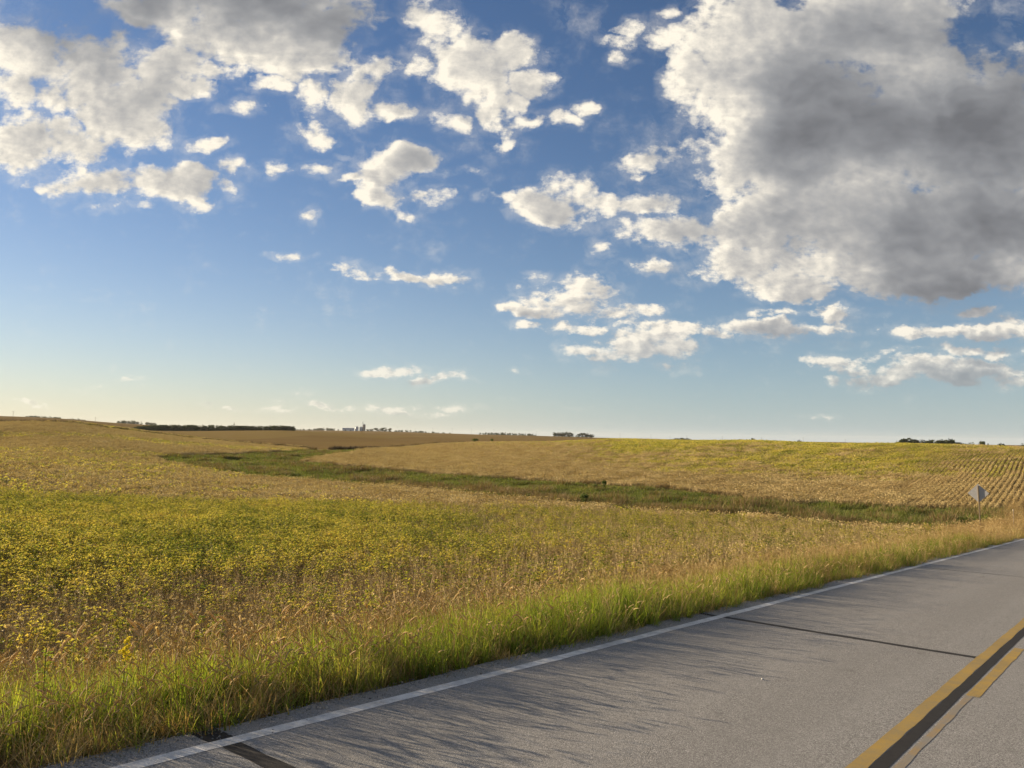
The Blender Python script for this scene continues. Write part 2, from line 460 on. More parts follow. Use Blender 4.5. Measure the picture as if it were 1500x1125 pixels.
def link_mesh(name, V, F, mat=None, parent=None, smooth=False, attrs=None):
    me = bpy.data.meshes.new(name)
    me.from_pydata([tuple(v) for v in V] if not isinstance(V, np.ndarray) else V.tolist(), [], F if isinstance(F, list) else F.tolist())
    if attrs:
        for k, a in attrs.items():
            at = me.attributes.new(k, 'FLOAT', 'POINT'); at.data.foreach_set('value', np.asarray(a, np.float32))
    me.update()
    if smooth: me.polygons.foreach_set('use_smooth', [True] * len(me.polygons))
    if mat: me.materials.append(mat)
    o = bpy.data.objects.new(name, me); C.objects.link(o)
    if parent is not None: o.parent = parent
    return o


def tag(o, label=None, cat=None, group=None, kind=None):
    if label: o['label'] = label
    if cat: o['category'] = cat
    if group: o['group'] = group
    if kind: o['kind'] = kind
    return o


def thing(name, loc, label, cat, group=None, rz=0.0):
    o = bpy.data.objects.new(name, None); C.objects.link(o)
    o.location = loc; o.rotation_euler = (0, 0, rz); o.empty_display_size = 0.2
    return tag(o, label, cat, group)


def new_mat(name):
    m = bpy.data.materials.new(name); m.use_nodes = True
    m.node_tree.nodes.clear()
    N = Nodes(m.node_tree)
    out = N.new('ShaderNodeOutputMaterial')
    return m, N, out


def principled(N, out, col, rough=0.9, spec=0.2, normal=None, metal=0.0):
    b = N.new('ShaderNodeBsdfPrincipled')
    N.put(b.inputs['Base Color'], col if isinstance(col, bpy.types.NodeSocket) else (*col, 1.0))
    N.put(b.inputs['Roughness'], rough); N.put(b.inputs['Specular IOR Level'], spec); N.put(b.inputs['Metallic'], metal)
    if normal is not None: N.put(b.inputs['Normal'], normal)
    N.l.new(b.outputs[0], out.inputs[0])
    return b


def bump(N, h, strength=0.5, dist=0.02):
    b = N.new('ShaderNodeBump'); N.put(b.inputs['Height'], h)
    b.inputs['Strength'].default_value = strength; b.inputs['Distance'].default_value = dist
    return b.outputs[0]


def world_pos(N):
    return N.new('ShaderNodeNewGeometry').outputs['Position']


# ground material
def make_ground_mat():
    m, N, out = new_mat('farmland')
    p = world_pos(N)
    def attr(nm): return N.new('ShaderNodeAttribute', attribute_name=nm).outputs['Fac']
    n1 = N.noise(p, 0.35, 6, 0.6); n2 = N.noise(p, 5.0, 5, 0.6); n3 = N.noise(p, .03, 3, 0.5)
    soil = N.mix(n2, (0.16, 0.115, 0.06), (0.26, 0.19, 0.10))
    crop = N.mix(N.maprange(n1, .35, .65), (0.30, 0.215, 0.105), (0.34, 0.27, 0.09))
    far_dist = N.vec('LENGTH', p)
    near = N.mix(N.maprange(far_dist, 60, 220), soil, crop)
    ww = N.mix(N.maprange(n1, .35, .68), (0.060, 0.075, 0.022), (0.15, 0.115, 0.05))
    vg = N.mix(N.maprange(n1, .3, .7), (0.11, 0.10, 0.04), (0.17, 0.12, 0.06))
    # far fields: plots of ripe crop and stubble divided along the section lines
    ps = N.vec('MULTIPLY', p, (1 / 520.0, 1 / 300.0, 0.0))
    vor = N.new('ShaderNodeTexVoronoi', feature='F1', distance='CHEBYCHEV'); N.put(vor.inputs['Vector'], ps); vor.inputs['Scale'].default_value = 1.0; vor.inputs['Randomness'].default_value = .55
    plot = N.new('ShaderNodeSeparateColor'); N.put(plot.inputs[0], vor.outputs['Color'])
    farc = N.ramp(plot.outputs[0], [(0.0, (0.165, 0.108, 0.043)), (0.35, (0.20, 0.134, 0.052)), (0.6, (0.145, 0.094, 0.04)), (0.85, (0.23, 0.165, 0.060)), (1.0, (0.135, 0.088, 0.036))])
    farc = N.mix(N.maprange(n3, .35, .7, 0, .5), farc, (0.225, 0.17, 0.065))
    farc = N.mix(N.maprange(N.noise(N.vec('MULTIPLY', p, (.25, 1.0, 0)), .09, 4, .6), .45, .7, 0, .35), farc, (0.19, 0.13, 0.07))
    farc = N.vec('SCALE', farc, scale=0.95)
    c = N.mix(attr('far'), near, farc)
    c = N.mix(attr('waterway'), c, ww)
    c = N.mix(attr('verge'), c, vg)
    h = N.math('ADD', N.math('MULTIPLY', n2, .4), n1)
    df = N.new('ShaderNodeBsdfDiffuse'); N.put(df.inputs[0], c); N.put(df.inputs['Normal'], bump(N, h, 0.6, 0.12))
    N.l.new(df.outputs[0], out.inputs[0])
    return m


def build_terrain():
    az = np.concatenate([np.arange(-180, -48, 4.0), np.arange(-48, 48, .26), np.arange(48, 180, 4.0)])
    rr = np.concatenate([[0.6], np.geomspace(1.2, 60, 150), np.geomspace(60.5, 420, 210), np.geomspace(424, 9000, 130)])
    A, RR = np.meshgrid(np.radians(az), rr)
    X = np.sin(A) * RR; Y = np.cos(A) * RR
    Z = ground_z(X, Y)
    # the earth falls away beyond the farthest fields
    Z = Z - np.maximum(RR - 2500, 0) ** 2 / 1.27e7 * 4.0
    n, m = X.shape
    V = np.stack([X, Y, Z], -1).reshape(-1, 3)
    V = np.vstack([V, [[0, 0, float(ground_z(0.0, 0.0))]]])
    i = np.arange(n * m).reshape(n, m)
    j = np.roll(i, -1, axis=1)
    F = np.stack([i[:-1], j[:-1], j[1:], i[1:]], -1).reshape(-1, 4)[:, ::-1].tolist()
    F += [[n * m, j[0, k], i[0, k]][::-1] for k in range(m)]
    ww, vg, far = zones(X.ravel(), Y.ravel())
    z0 = [0.0]
    o = link_mesh('terrain', V, F, make_ground_mat(), smooth=True,
                  attrs={'waterway': np.append(ww, 0), 'verge': np.append(vg, 0), 'far': np.append(far, 0)})
    return tag(o, 'rolling farmland falling to a valley and rising to low hills', 'land', kind='structure')


terrain = build_terrain()


# ------------------------------------------------------------------ road
def strip(s0, s1, t0, t1, lift, ds=0.5, wob=0.0, seed=1, nt=1, wl=0.6):
    """a thin sheet lying on the road from s0 to s1 along it and t0 to t1 across it, with an uneven edge"""
    n = max(2, int(abs(s1 - s0) / ds) + 1)
    s = np.linspace(s0, s1, n)
    rows = []
    for k in range(nt + 1):
        f = k / nt
        t = t0 + (t1 - t0) * f
        w = (fnoise(s, s * 0 + 3.0 * k, wl, seed + k) - .5) * 2 * wob if k in (0, nt) else 0
        rows.append(np.full(n, t) + w)
    T = np.array(rows).T; Sx = np.repeat(s[:, None], nt + 1, 1)
    X = Sx * UH[0] + T * VH[0]; Y = Sx * UH[1] + T * VH[1]
    Z = road_z(Sx, T) + lift
    V = np.stack([X, Y, Z], -1).reshape(-1, 3)
    i = np.arange(n * (nt + 1)).reshape(n, nt + 1)
    F = np.stack([i[:-1, :-1], i[:-1, 1:], i[1:, 1:], i[1:, :-1]], -1).reshape(-1, 4)[:, ::-1].tolist()
    return V, F


def cross_strip(s_c, t0, t1, width, lift, wob=0.03, seed=1, drift=0.0):
    n = max(3, int(abs(t1 - t0) / 0.08) + 1)
    t = np.linspace(t0, t1, n)
    mid = s_c + drift * (t - t0) + (fnoise(t, t * 0, 0.9, seed) - .5) * 2 * wob
    wv = width * (0.75 + 0.5 * fnoise(t, t * 0 + 9, .35, seed + 4))
    Sx = np.stack([mid - wv / 2, mid + wv / 2], 1); T = np.repeat(t[:, None], 2, 1)
    X = Sx * UH[0] + T * VH[0]; Y = Sx * UH[1] + T * VH[1]; Z = road_z(Sx, T) + lift
    V = np.stack([X, Y, Z], -1).reshape(-1, 3)
    i = np.arange(n * 2).reshape(n, 2)
    F = np.stack([i[:-1, :-1], i[:-1, 1:], i[1:, 1:], i[1:, :-1]], -1).reshape(-1, 4).tolist()
    return V, F


def asphalt_mat():
    m, N, out = new_mat('worn_asphalt')
    p = world_pos(N)
    vr = N.new('ShaderNodeTexVoronoi'); N.put(vr.inputs['Vector'], p); vr.inputs['Scale'].default_value = 150.0
    sc = N.new('ShaderNodeSeparateColor'); N.put(sc.inputs[0], vr.outputs['Color'])
    grain = sc.outputs[0]
    stone = N.ramp(grain, [(0.0, (0.10, 0.097, 0.093)), (0.3, (0.21, 0.203, 0.193)), (0.75, (0.31, 0.30, 0.282)), (0.95, (0.42, 0.40, 0.37)), (1.0, (0.55, 0.53, 0.50))])
    big_n = N.noise(p, 0.55, 5, 0.6); mid_n = N.noise(p, 7.0, 5, 0.65)
    # wheel tracks: long faint bands along the road
    sx = N.new('ShaderNodeSeparateXYZ'); N.put(sx.inputs[0], p)
    t = N.math('ADD', N.math('MULTIPLY', sx.outputs[0], float(VH[0])), N.math('MULTIPLY', sx.outputs[1], float(VH[1])))
    s = N.math('ADD', N.math('MULTIPLY', sx.outputs[0], float(UH[0])), N.math('MULTIPLY', sx.outputs[1], float(UH[1])))
    st = N.new('ShaderNodeCombineXYZ'); N.put(st.inputs[0], N.math('MULTIPLY', s, .08)); N.put(st.inputs[1], N.math('MULTIPLY', t, 1.6))
    streak = N.noise(st.outputs[0], 1.6, 4, .55)
    stone = N.vec('MULTIPLY', stone, (0.91, 0.92, 0.93))
    c = N.mix(N.maprange(big_n, .35, .7, 0, .35), stone, (0.20, 0.193, 0.182))
    c = N.mix(N.maprange(streak, .42, .68, 0, .30), c, (0.285, 0.28, 0.268))
    c = N.mix(N.maprange(mid_n, .52, .78, 0, .35), c, (0.15, 0.145, 0.136))
    spots = N.noise(p, 2.6, 2, .5); specks = N.noise(p, 17.0, 2, .5)
    c = N.mix(N.maprange(spots, .70, .80, 0, .55), c, (0.10, 0.095, 0.09))
    c = N.mix(N.maprange(specks, .76, .80, 0, .8), c, (0.05, 0.048, 0.045))
    track = N.math('ABSOLUTE', N.math('SUBTRACT', N.math('ABSOLUTE', N.math('SUBTRACT', t, 3.45)), 0.85))
    c = N.mix(N.math('MULTIPLY', N.maprange(track, 0.15, 0.5, .30, 0), N.maprange(streak, .3, .6)), c, (0.17, 0.163, 0.152))
    h = N.math('ADD', N.math('MULTIPLY', vr.outputs['Distance'], -1.0), N.math('MULTIPLY', mid_n, .6))
    principled(N, out, c, 0.93, 0.12, bump(N, h, 0.55, 0.004))
    return m


def paint_mat(name, col, under, cover=0.5, scale=9.0, soft=0.12):
    """traffic paint worn off in specks down to the stones beneath"""
    m, N, out = new_mat(name)
    p = world_pos(N)
    w1 = N.noise(p, scale, 6, 0.68); w2 = N.noise(p, 120.0, 3, 0.6); w3 = N.noise(p, 1.1, 3, .5)
    w = N.math('ADD', N.math('ADD', N.math('MULTIPLY', w1, .5), N.math('MULTIPLY', w2, .38)), N.math('MULTIPLY', w3, .22))
    f = N.maprange(w, cover - soft, cover + soft)
    c = N.mix(f, col, under)
    c = N.mix(N.maprange(w3, .4, .75, 0, .3), c, tuple(x * .7 for x in col))
    principled(N, out, c, 0.88, 0.15, bump(N, w2, 0.7, 0.004))
    return m


def build_road():
    V, F = strip(-260, 600, T_FAR, T_EDGE, 0.0, 0.4, 0.07, 21, 8, .5)
    road = tag(link_mesh('road', V, F, asphalt_mat(), smooth=True), 'worn grey asphalt country road running downhill to the valley', 'road', kind='structure')
    white = paint_mat('white_paint', (0.70, 0.69, 0.66), (0.30, 0.29, 0.27), 0.59)
    yellow = paint_mat('yellow_paint', (0.43, 0.27, 0.045), (0.24, 0.195, 0.11), 0.51, 6.0, .15)
    ghost = paint_mat('old_yellow_paint', (0.34, 0.215, 0.06), (0.225, 0.212, 0.185), 0.48, 4.0, .10)
    m, N, out = new_mat('tar_seal')
    p = world_pos(N); n1 = N.noise(p, 14, 5, .6); n2 = N.noise(p, 110, 2, .5)
    principled(N, out, N.mix(n1, (0.016, 0.015, 0.015), (0.045, 0.042, 0.039)), 0.8, 0.15, bump(N, n2, .4, .003))
    tar = m
    V, F = strip(-120, 420, T_WHITE - .065, T_WHITE + .065, 0.002, 0.12, 0.012, 31, 1, .3)
    tag(link_mesh('edge_line', V, F, white, road), kind='structure')
    # centre of the road: solid yellow line, tar joint beside it, broken line beyond
    V, F = strip(-120, 420, T_YELLOW - .12, T_YELLOW, 0.002, 0.12, 0.012, 41, 1, .3)
    tag(link_mesh('solid_centre_line', V, F, yellow, road), kind='structure')
    V, F = strip(-120, 420, T_YELLOW - .225, T_YELLOW - .123, 0.0016, 0.12, 0.010, 45, 1, .5)
    tag(link_mesh('tar_joint', V, F, tar, road), kind='structure')
    for k in range(-3, 14):
        s0 = 8.83 + 12.2 * k
        V, F = strip(s0, s0 + 3.3, T_YELLOW - .36, T_YELLOW - .25, 0.002, 0.1, 0.012, 51 + k, 1, .3)
        tag(link_mesh('centre_dash', V, F, yellow, road), kind='structure')
        V, F = strip(s0 - 2.9, s0 - .02, T_YELLOW - .31, T_YELLOW - .25, 0.0018, 0.1, 0.012, 81 + k, 1, .4)
        tag(link_mesh('faded_dash', V, F, ghost, road), kind='structure')
    # tar poured into the joints across the road
    for k, (sc_, w_) in enumerate(((10.98, .135), (2.98, .15))):
        V, F = cross_strip(sc_, T_WHITE - .07, T_YELLOW + .01, w_, 0.0012, 0.03 if k == 0 else .02, 61 + k)
        tag(link_mesh('tar_seam', V, F, tar, road), kind='structure')
        V, F = cross_strip(sc_, T_EDGE - .02, T_WHITE + .07, w_ * (1.0 if k == 0 else 1.25), 0.0012, 0.02, 71 + k)
        tag(link_mesh('tar_seam', V, F, tar, road), kind='structure')
    for k, sc_ in enumerate((23.2, 47.6, 35.5, -9.0, -21.0)):
        V, F = cross_strip(sc_, T_EDGE - .05, T_FAR + .1,   .06, 0.0012, 0.04, 161 + k)
        tag(link_mesh('tar_seam', V, F, tar, road), kind='structure')
    return road, tar


road, tar_mat = build_road()


# ------------------------------------------------------------------ vegetation: shared builders
class Plant:
    """gathers triangles of leaves, blades, stems and pods; tint is a per-leaf variation of the plant's own colour"""
    def __init__(self):
        self.V = []; self.F = []; self.T = []; self.M = []

    def add(self, V, F, tint, mat=0):
        b = len(self.V)
        self.V += [tuple(v) for v in V]
        self.F += [tuple(i + b for i in f) for f in F]
        self.T += [tint] * len(V); self.M += [mat] * len(F)

    def leaflet(self, base, d, up, L, Wd, tint, mat=0, fold=.25):
        d = d / np.linalg.norm(d); side = np.cross(d, up); side /= (np.linalg.norm(side) + 1e-9)
        nrm = np.cross(side, d)
        p = [base, base + d * L * .42 + side * Wd * .5 + nrm * fold * Wd, base + d * L - nrm * L * .15, base + d * L * .42 - side * Wd * .5 + nrm * fold * Wd]
        self.add(p, [(0, 1, 2), (0, 2, 3)], tint, mat)

    def tube(self, pts, r0_, r1_, tint, mat=1, sides=3):
        pts = np.asarray(pts, float); n = len(pts)
        V = []
        for i in range(n):
            d = pts[min(i + 1, n - 1)] - pts[max(i - 1, 0)]; d /= (np.linalg.norm(d) + 1e-9)
            a = np.cross(d, (0.3, 1, .1)); a /= (np.linalg.norm(a) + 1e-9); b = np.cross(d, a)
            rr_ = r0_ + (r1_ - r0_) * i / (n - 1)
            for k in range(sides):
                an = 2 * math.pi * k / sides
                V.append(pts[i] + rr_ * (math.cos(an) * a + math.sin(an) * b))
        F = []
        for i in range(n - 1):
            for k in range(sides):
                k2 = (k + 1) % sides
                F.append((i * sides + k, i * sides + k2, (i + 1) * sides + k2, (i + 1) * sides + k))
        self.add(V, F, tint, mat)

    def spindle(self, base, d, L, r_, tint, mat=1):
        d = d / np.linalg.norm(d)
        a = np.cross(d, (0.2, .9, .3)); a /= np.linalg.norm(a); b = np.cross(d, a)
        m_ = base + d * L * .45
        V = [base, m_ + a * r_, m_ - a * r_ * .5 + b * r_ * .87, m_ - a * r_ * .5 - b * r_ * .87, base + d * L]
        self.add(V, [(0, 2, 1), (0, 3, 2), (0, 1, 3), (4, 1, 2), (4, 2, 3), (4, 3, 1)], tint, mat)

    def blade(self, base, heading, L, Wd, lean, curl, tint, mat=0, seg=3):
        """a grass blade: a narrow strip that leans and bends over"""
        h = np.array([math.cos(heading), math.sin(heading), 0]); side = np.array([-h[1], h[0], 0])
        p = np.array(base, float); ang = lean; V = []
        for i in range(seg + 1):
            f = i / seg
            w = Wd * (1 - f ** 1.6) * .5
            if i < seg:
                V += [p - side * w, p + side * w]
            else:
                V += [p]
            ang += curl / seg
            p = p + (h * math.sin(ang) + np.array([0, 0, 1]) * math.cos(ang)) * L / seg
        F = [(2 * i, 2 * i + 1, 2 * i + 3, 2 * i + 2) for i in range(seg - 1)] + [(2 * seg - 2, 2 * seg - 1, 2 * seg)]
        self.add(V, F, tint, mat)

    def mesh(self, name, mats):
        me = bpy.data.meshes.new(name)
        me.from_pydata([tuple(map(float, v)) for v in self.V], [], self.F)
        at = me.attributes.new('tint', 'FLOAT', 'POINT'); at.data.foreach_set('value', np.asarray(self.T, np.float32))
        for m in mats: me.materials.append(m)
        me.polygons.foreach_set('material_index', self.M)
        me.update()
        return me


def leaf_mat(name, stops, trans=0.45, world_scale=None, world_amt=0.0, rough=.75, spec=.15, inst_amt=.35, tint_amt=.55):
    """thin leaf: colour from the leaf's own tint, the plant's own shade and slow drift across the field; light passes through"""
    m, N, out = new_mat(name)
    tint = N.new('ShaderNodeAttribute', attribute_name='tint').outputs['Fac']
    rnd = N.new('ShaderNodeObjectInfo').outputs['Random']
    f = N.math('ADD', N.math('MULTIPLY', tint, tint_amt), N.math('MULTIPLY', rnd, inst_amt))
    if world_scale:
        n = N.noise(world_pos(N), world_scale, 3, .55)
        f = N.math('ADD', f, N.math('MULTIPLY', N.math('SUBTRACT', n, .5), world_amt))
    f = N.math('ADD', f, (1 - tint_amt - inst_amt) * .5)
    c = N.ramp(f, stops)
    b = N.new('ShaderNodeBsdfPrincipled'); N.put(b.inputs['Base Color'], c)
    b.inputs['Roughness'].default_value = rough; b.inputs['Specular IOR Level'].default_value = spec
    t = N.new('ShaderNodeBsdfTranslucent')
    N.put(t.inputs[0], N.mix(1.0, c, (1.25, 1.2, .6), 'MULTIPLY'))
    mx = N.new('ShaderNodeMixShader'); mx.inputs[0].default_value = trans
    N.l.new(b.outputs[0], mx.inputs[1]); N.l.new(t.outputs[0], mx.inputs[2])
    N.l.new(mx.outputs[0], out.inputs[0])
    return m


GREEN = (0.075, 0.110, 0.020); LIME = (0.20, 0.22, 0.042); YELLOW = (0.40, 0.36, 0.090); GOLD = (0.42, 0.30, 0.09); TAN = (0.49, 0.385, 0.185); BROWN = (0.30, 0.215, 0.095); STRAW = (0.60, 0.50, 0.27)
M_SOY = leaf_mat('soybean_leaf', [(0.0, GREEN), (0.32, LIME), (0.60, YELLOW), (0.80, (0.49, 0.42, .11)), (1.0, GOLD)], .42, .22, .9)
M_SOYDRY = leaf_mat('soybean_dry', [(0.0, BROWN), (0.35, (0.39, .29, .135)), (0.7, TAN), (1.0, STRAW)], .15, .3, .6)
M_GRASS = leaf_mat('verge_grass_blade', [(0.0, (0.07, 0.115, 0.016)), (0.4, (0.145, 0.21, 0.030)), (0.8, (0.28, 0.32, 0.060)), (1.0, (0.44, 0.38, 0.13))], .58, .5, .9)
M_GRASSDRY = leaf_mat('dry_grass_blade', [(0.0, (0.17, 0.095, 0.04)), (0.35, (0.30, 0.20, 0.085)), (0.75, (0.46, .35, .165)), (1.0, (.60, .49, .26))], .35, .6, .8)
M_WET = leaf_mat('waterway_blade', [(0.0, (0.080, 0.110, 0.028)), (0.5, (0.145, 0.18, 0.046)), (1.0, (0.25, .25, .085))], .38, .12, .8)
M_WETDRY = leaf_mat('waterway_dry_blade', [(0.0, (0.11, 0.072, 0.036)), (0.5, (0.20, 0.14, 0.066)), (1.0, (.32, .245, .12))], .2, .12, .7)
M_STRIP_SHADE = leaf_mat('strip_blade', [(0.0, (0.055, 0.038, 0.018)), (1.0, (.13, .09, .04))], .05)  # dark brown puts the shading of the crop edge into the blade colour
M_HEAD = leaf_mat('seed_head', [(0.0, (0.36, .25, .13)), (.5, (0.52, .39, .22)), (1.0, (.66, .54, .34))], .45)
M_STEM = leaf_mat('green_stem', [(0.0, (0.10, 0.12, 0.03)), (1.0, (.26, .22, .08))], .1)

NURSERY = bpy.data.collections.new('plants_for_scatter')     # source plants; not linked to the scene


def source_set(label, meshes):
    col = bpy.data.collections.new(label)
    for i, me in enumerate(meshes):
        o = bpy.data.objects.new('%s_%02d' % (label, i), me); col.objects.link(o)
    return col


def scatter_tree(col):
    g = bpy.data.node_groups.new('scatter_' + col.name, 'GeometryNodeTree')
    g.interface.new_socket('Geometry', in_out='INPUT', socket_type='NodeSocketGeometry')
    g.interface.new_socket('Geometry', in_out='OUTPUT', socket_type='NodeSocketGeometry')
    n = g.nodes; l = g.links
    gi = n.new('NodeGroupInput'); go = n.new('NodeGroupOutput')
    ci = n.new('GeometryNodeCollectionInfo'); ci.inputs[0].default_value = col
    ci.inputs['Separate Children'].default_value = True; ci.inputs['Reset Children'].default_value = True
    ip = n.new('GeometryNodeInstanceOnPoints'); ip.inputs['Pick Instance'].default_value = True
    def na(nm, ty):
        a = n.new('GeometryNodeInputNamedAttribute'); a.data_type = ty; a.inputs[0].default_value = nm
        return [o for o in a.outputs if o.enabled and o.name == 'Attribute'][0]
    l.new(gi.outputs[0], ip.inputs['Points']); l.new(ci.outputs[0], ip.inputs['Instance'])
    l.new(na('pick', 'INT'), ip.inputs['Instance Index'])
    l.new(na('rot', 'FLOAT_VECTOR'), ip.inputs['Rotation'])
    l.new(na('size', 'FLOAT_VECTOR'), ip.inputs['Scale'])
    l.new(ip.outputs[0], go.inputs[0])
    return g


def scatter(name, pts, rot, size, pick, col, parent=None, label=None, cat=None):
    me = bpy.data.meshes.new(name)
    me.vertices.add(len(pts)); me.vertices.foreach_set('co', np.asarray(pts, np.float32).ravel())
    a = me.attributes.new('rot', 'FLOAT_VECTOR', 'POINT'); a.data.foreach_set('vector', np.asarray(rot, np.float32).ravel())
    a = me.attributes.new('size', 'FLOAT_VECTOR', 'POINT'); a.data.foreach_set('vector', np.asarray(size, np.float32).ravel())
    a = me.attributes.new('pick', 'INT', 'POINT'); a.data.foreach_set('value', np.asarray(pick, np.int32))
    o = bpy.data.objects.new(name, me); C.objects.link(o)
    mod = o.modifiers.new('scatter', 'NODES'); mod.node_group = scatter_tree(col)
    if parent is not None: o.parent = parent
    return tag(o, label, cat, kind='stuff')


def rnd_dir(zlo=-.2, zhi=.8):
    a = rng.random() * 2 * math.pi; z = zlo + (zhi - zlo) * rng.random(); q = math.sqrt(max(0, 1 - z * z))
    return np.array([math.cos(a) * q, math.sin(a) * q, z])


UP = np.array([0, 0, 1.0])


def soy_leafy(n_leaf=28, size=1.0, bias=0.0):
    P_ = Plant()
    Hh = rng.uniform(.62, .82) * size
    tops = []
    for k in range(rng.integers(3, 5)):
        a = rng.random() * 6.28; sp = rng.uniform(.08, .24)
        top = np.array([math.cos(a) * sp, math.sin(a) * sp, Hh * rng.uniform(.75, 1.0)])
        P_.tube([(0, 0, 0), top * .5 + (0, 0, .05), top], .005, .003, rng.uniform(.1, .6), 1)
        tops.append(top)
    for k in range(n_leaf):
        top = tops[rng.integers(len(tops))]; f = rng.uniform(.45, 1.0) ** .8
        b = top * f; d = rnd_dir(-.1, .55)
        pet = b + d * rng.uniform(.05, .16) + UP * .03
        ti = float(np.clip(rng.normal(.5 + bias, .26), 0, 1))
        lf = rnd_dir(-.5, .25)
        for dd in (lf, lf + np.cross(lf, UP) * 1.3, lf - np.cross(lf, UP) * 1.3):
            P_.leaflet(pet, dd, UP + rnd_dir(-.3, .3) * .7, rng.uniform(.045, .072), rng.uniform(.036, .052), ti)
    for k in range(5):
        top = tops[rng.integers(len(tops))]
        P_.spindle(top * rng.uniform(.3, .9), rnd_dir(-.3, .6), .05, .006, rng.uniform(.3, .9), 1)
    return P_


def soy_bare(size=1.0, pods=34):
    P_ = Plant()
    for k in range(rng.integers(4, 7)):
        a = rng.random() * 6.28; sp = rng.uniform(.05, .22)
        top = np.array([math.cos(a) * sp, math.sin(a) * sp, rng.uniform(.5, .8) * size])
        mid_ = top * .5 + rnd_dir(-.2, .2) * .03
        P_.tube([(0, 0, 0), mid_, top], .005, .0025, rng.uniform(.2, .9), 1)
        for q in range(pods // 5):
            f = rng.uniform(.2, 1.0)
            d = rnd_dir(-.5, .8)
            P_.spindle(top * f + (mid_ - top * .5) * (1 - abs(2 * f - 1)), d, rng.uniform(.035, .055), .0065, rng.uniform(.1, 1.0), 1)
        for q in range(rng.integers(0, 3)):
            P_.leaflet(top * rng.uniform(.5, 1.), rnd_dir(-.6, .3), UP + rnd_dir(-.5, .5), .07, .045, rng.uniform(.2, .8), 1)
    if rng.random() < .5:
        for q in range(4):
            P_.leaflet(np.array([0, 0, .5 * size]) + rnd_dir(-.2, .6) * .15, rnd_dir(-.4, .3), UP, .075, .05, rng.uniform(.4, .8), 0)
    return P_


def crop_plot(mode, rows):
    """1.52 m square of crop seen from afar: two rows, or a closed stand; the rows run along x"""
    P_ = Plant()
    nc = 15 if rows else 9
    for rrow in range(3 if rows else 2):
        y0 = (-.507 + .507 * rrow) if rows else (-.38 + .76 * rrow)
        for k in range(nc):
            x0 = -.76 + 1.52 * (k + rng.random()) / nc
            yy0 = y0 + rng.normal(0, .025 if rows else .16)
            hh = rng.uniform(.42, .66) if rows else rng.uniform(.5, .78)
            wd = .055 if rows else .2
            nl = 7 if rows else 9
            for q in range(nl):
                pos = np.array([x0 + rng.normal(0, .09), yy0 + rng.normal(0, wd), hh * rng.uniform(.35, 1.0)])
                if mode == 'leafy':
                    P_.leaflet(pos, rnd_dir(-.5, .3), UP + rnd_dir(-.4, .4), .13 if rows else .19, .10 if rows else .14, float(np.clip(rng.normal(.62, .24), 0, 1)))
                elif mode == 'mixed':
                    if rng.random() < .45: P_.leaflet(pos, rnd_dir(-.5, .3), UP + rnd_dir(-.4, .4), .12 if rows else .17, .09 if rows else .12, rng.uniform(.2, .9))
                    else: P_.spindle(pos * (1, 1, .5), rnd_dir(.7, 1), .26 if rows else .34, .018 if rows else .022, rng.uniform(0, 1), 1)
                else:
                    P_.spindle(pos * (1, 1, .45), rnd_dir(.75, 1), .30 if rows else .42, .018 if rows else .022, rng.uniform(0, 1), 1)
                    P_.leaflet(pos * (1, 1, 1.05), rnd_dir(-.2, .8), UP + rnd_dir(-.8, .8), .10 if rows else .16, .06 if rows else .075, rng.uniform(.3, 1), 1)
    return P_


soy_mats = [M_SOY, M_SOYDRY]
SRC_SOY = source_set('soybean', [soy_leafy(34, 1.0, b_).mesh('soybean', soy_mats) for b_ in (-.22, -.1, 0, .05, .12, .2)] + [soy_bare().mesh('soybean_bare', soy_mats) for k in range(6)])
SRC_PLOT = source_set('crop_plot', [crop_plot('leafy', False).mesh('plot', soy_mats) for k in range(3)] + [crop_plot('mixed', False).mesh('plot', soy_mats) for k in range(3)] +
                      [crop_plot('bare', False).mesh('plot', soy_mats) for k in range(3)] + [crop_plot('leafy', True).mesh('plot', soy_mats) for k in range(3)] +
                      [crop_plot('mixed', True).mesh('plot', soy_mats) for k in range(3)] + [crop_plot('bare', True).mesh('plot', soy_mats) for k in range(3)])


def in_view(x, y, half=43.0, rmin=0.0, rmax=1e9):
    r_ = np.hypot(x, y); az = np.degrees(np.arctan2(x, y))
    return (np.abs(az) < half) & (r_ > rmin) & (r_ < rmax)


def leafiness(x, y):
    """how much leaf the crop still carries (0 bare and ripe, 1 in leaf), by place in the field"""
    s, t = road_st(x, y)
    r_ = np.hypot(x, y); az = np.degrees(np.arctan2(x, y))
    n = (fnoise(x, y, 16, 2) - .5); n2 = (fnoise(x, y, 60, 8) - .5); n3 = fnoise(s, t, 4, 12) - .5
    near = smooth01(t + n * 13 + n3 * 5, 14.5, 25.0) * (.93 - .35 * smooth01(n3, .0, .25))
    near *= 1 - .84 * smooth01(s - .48 * t + n * 18, 3, 24)                 # thinner downhill, towards the valley
    near *= 1 - .84 * smooth01(r_ + n2 * 40 + n * 10, 56, 74) * (1 - .18 * smooth01(r_ + n2 * 30, 92, 100) * (1 - smooth01(r_ + n2 * 30, 112, 124)))
    hill = .40 * smooth01(np.sin(r_ * .085 + n2 * 9 + az * .05), -.1, .9)
    near = np.where(r_ > 140, hill, near)
    # the field beyond the waterway
    rf = inside(RIGHT_FIELD, x, y)
    up = smooth01(edge_dist(WATERWAY, x, y) * -1 + n * 16 + n2 * 20, 12, 34)
    right = up * (.20 + .58 * smooth01(n2 + .6 * n + n3 * .3, -.2, .22))
    right *= smooth01(az + n2 * 14, -4, 12) * .85 + .15
    right *= 1 - .5 * smooth01(az, 27, 31)
    return np.clip(np.where(rf, right, near), 0, 1)


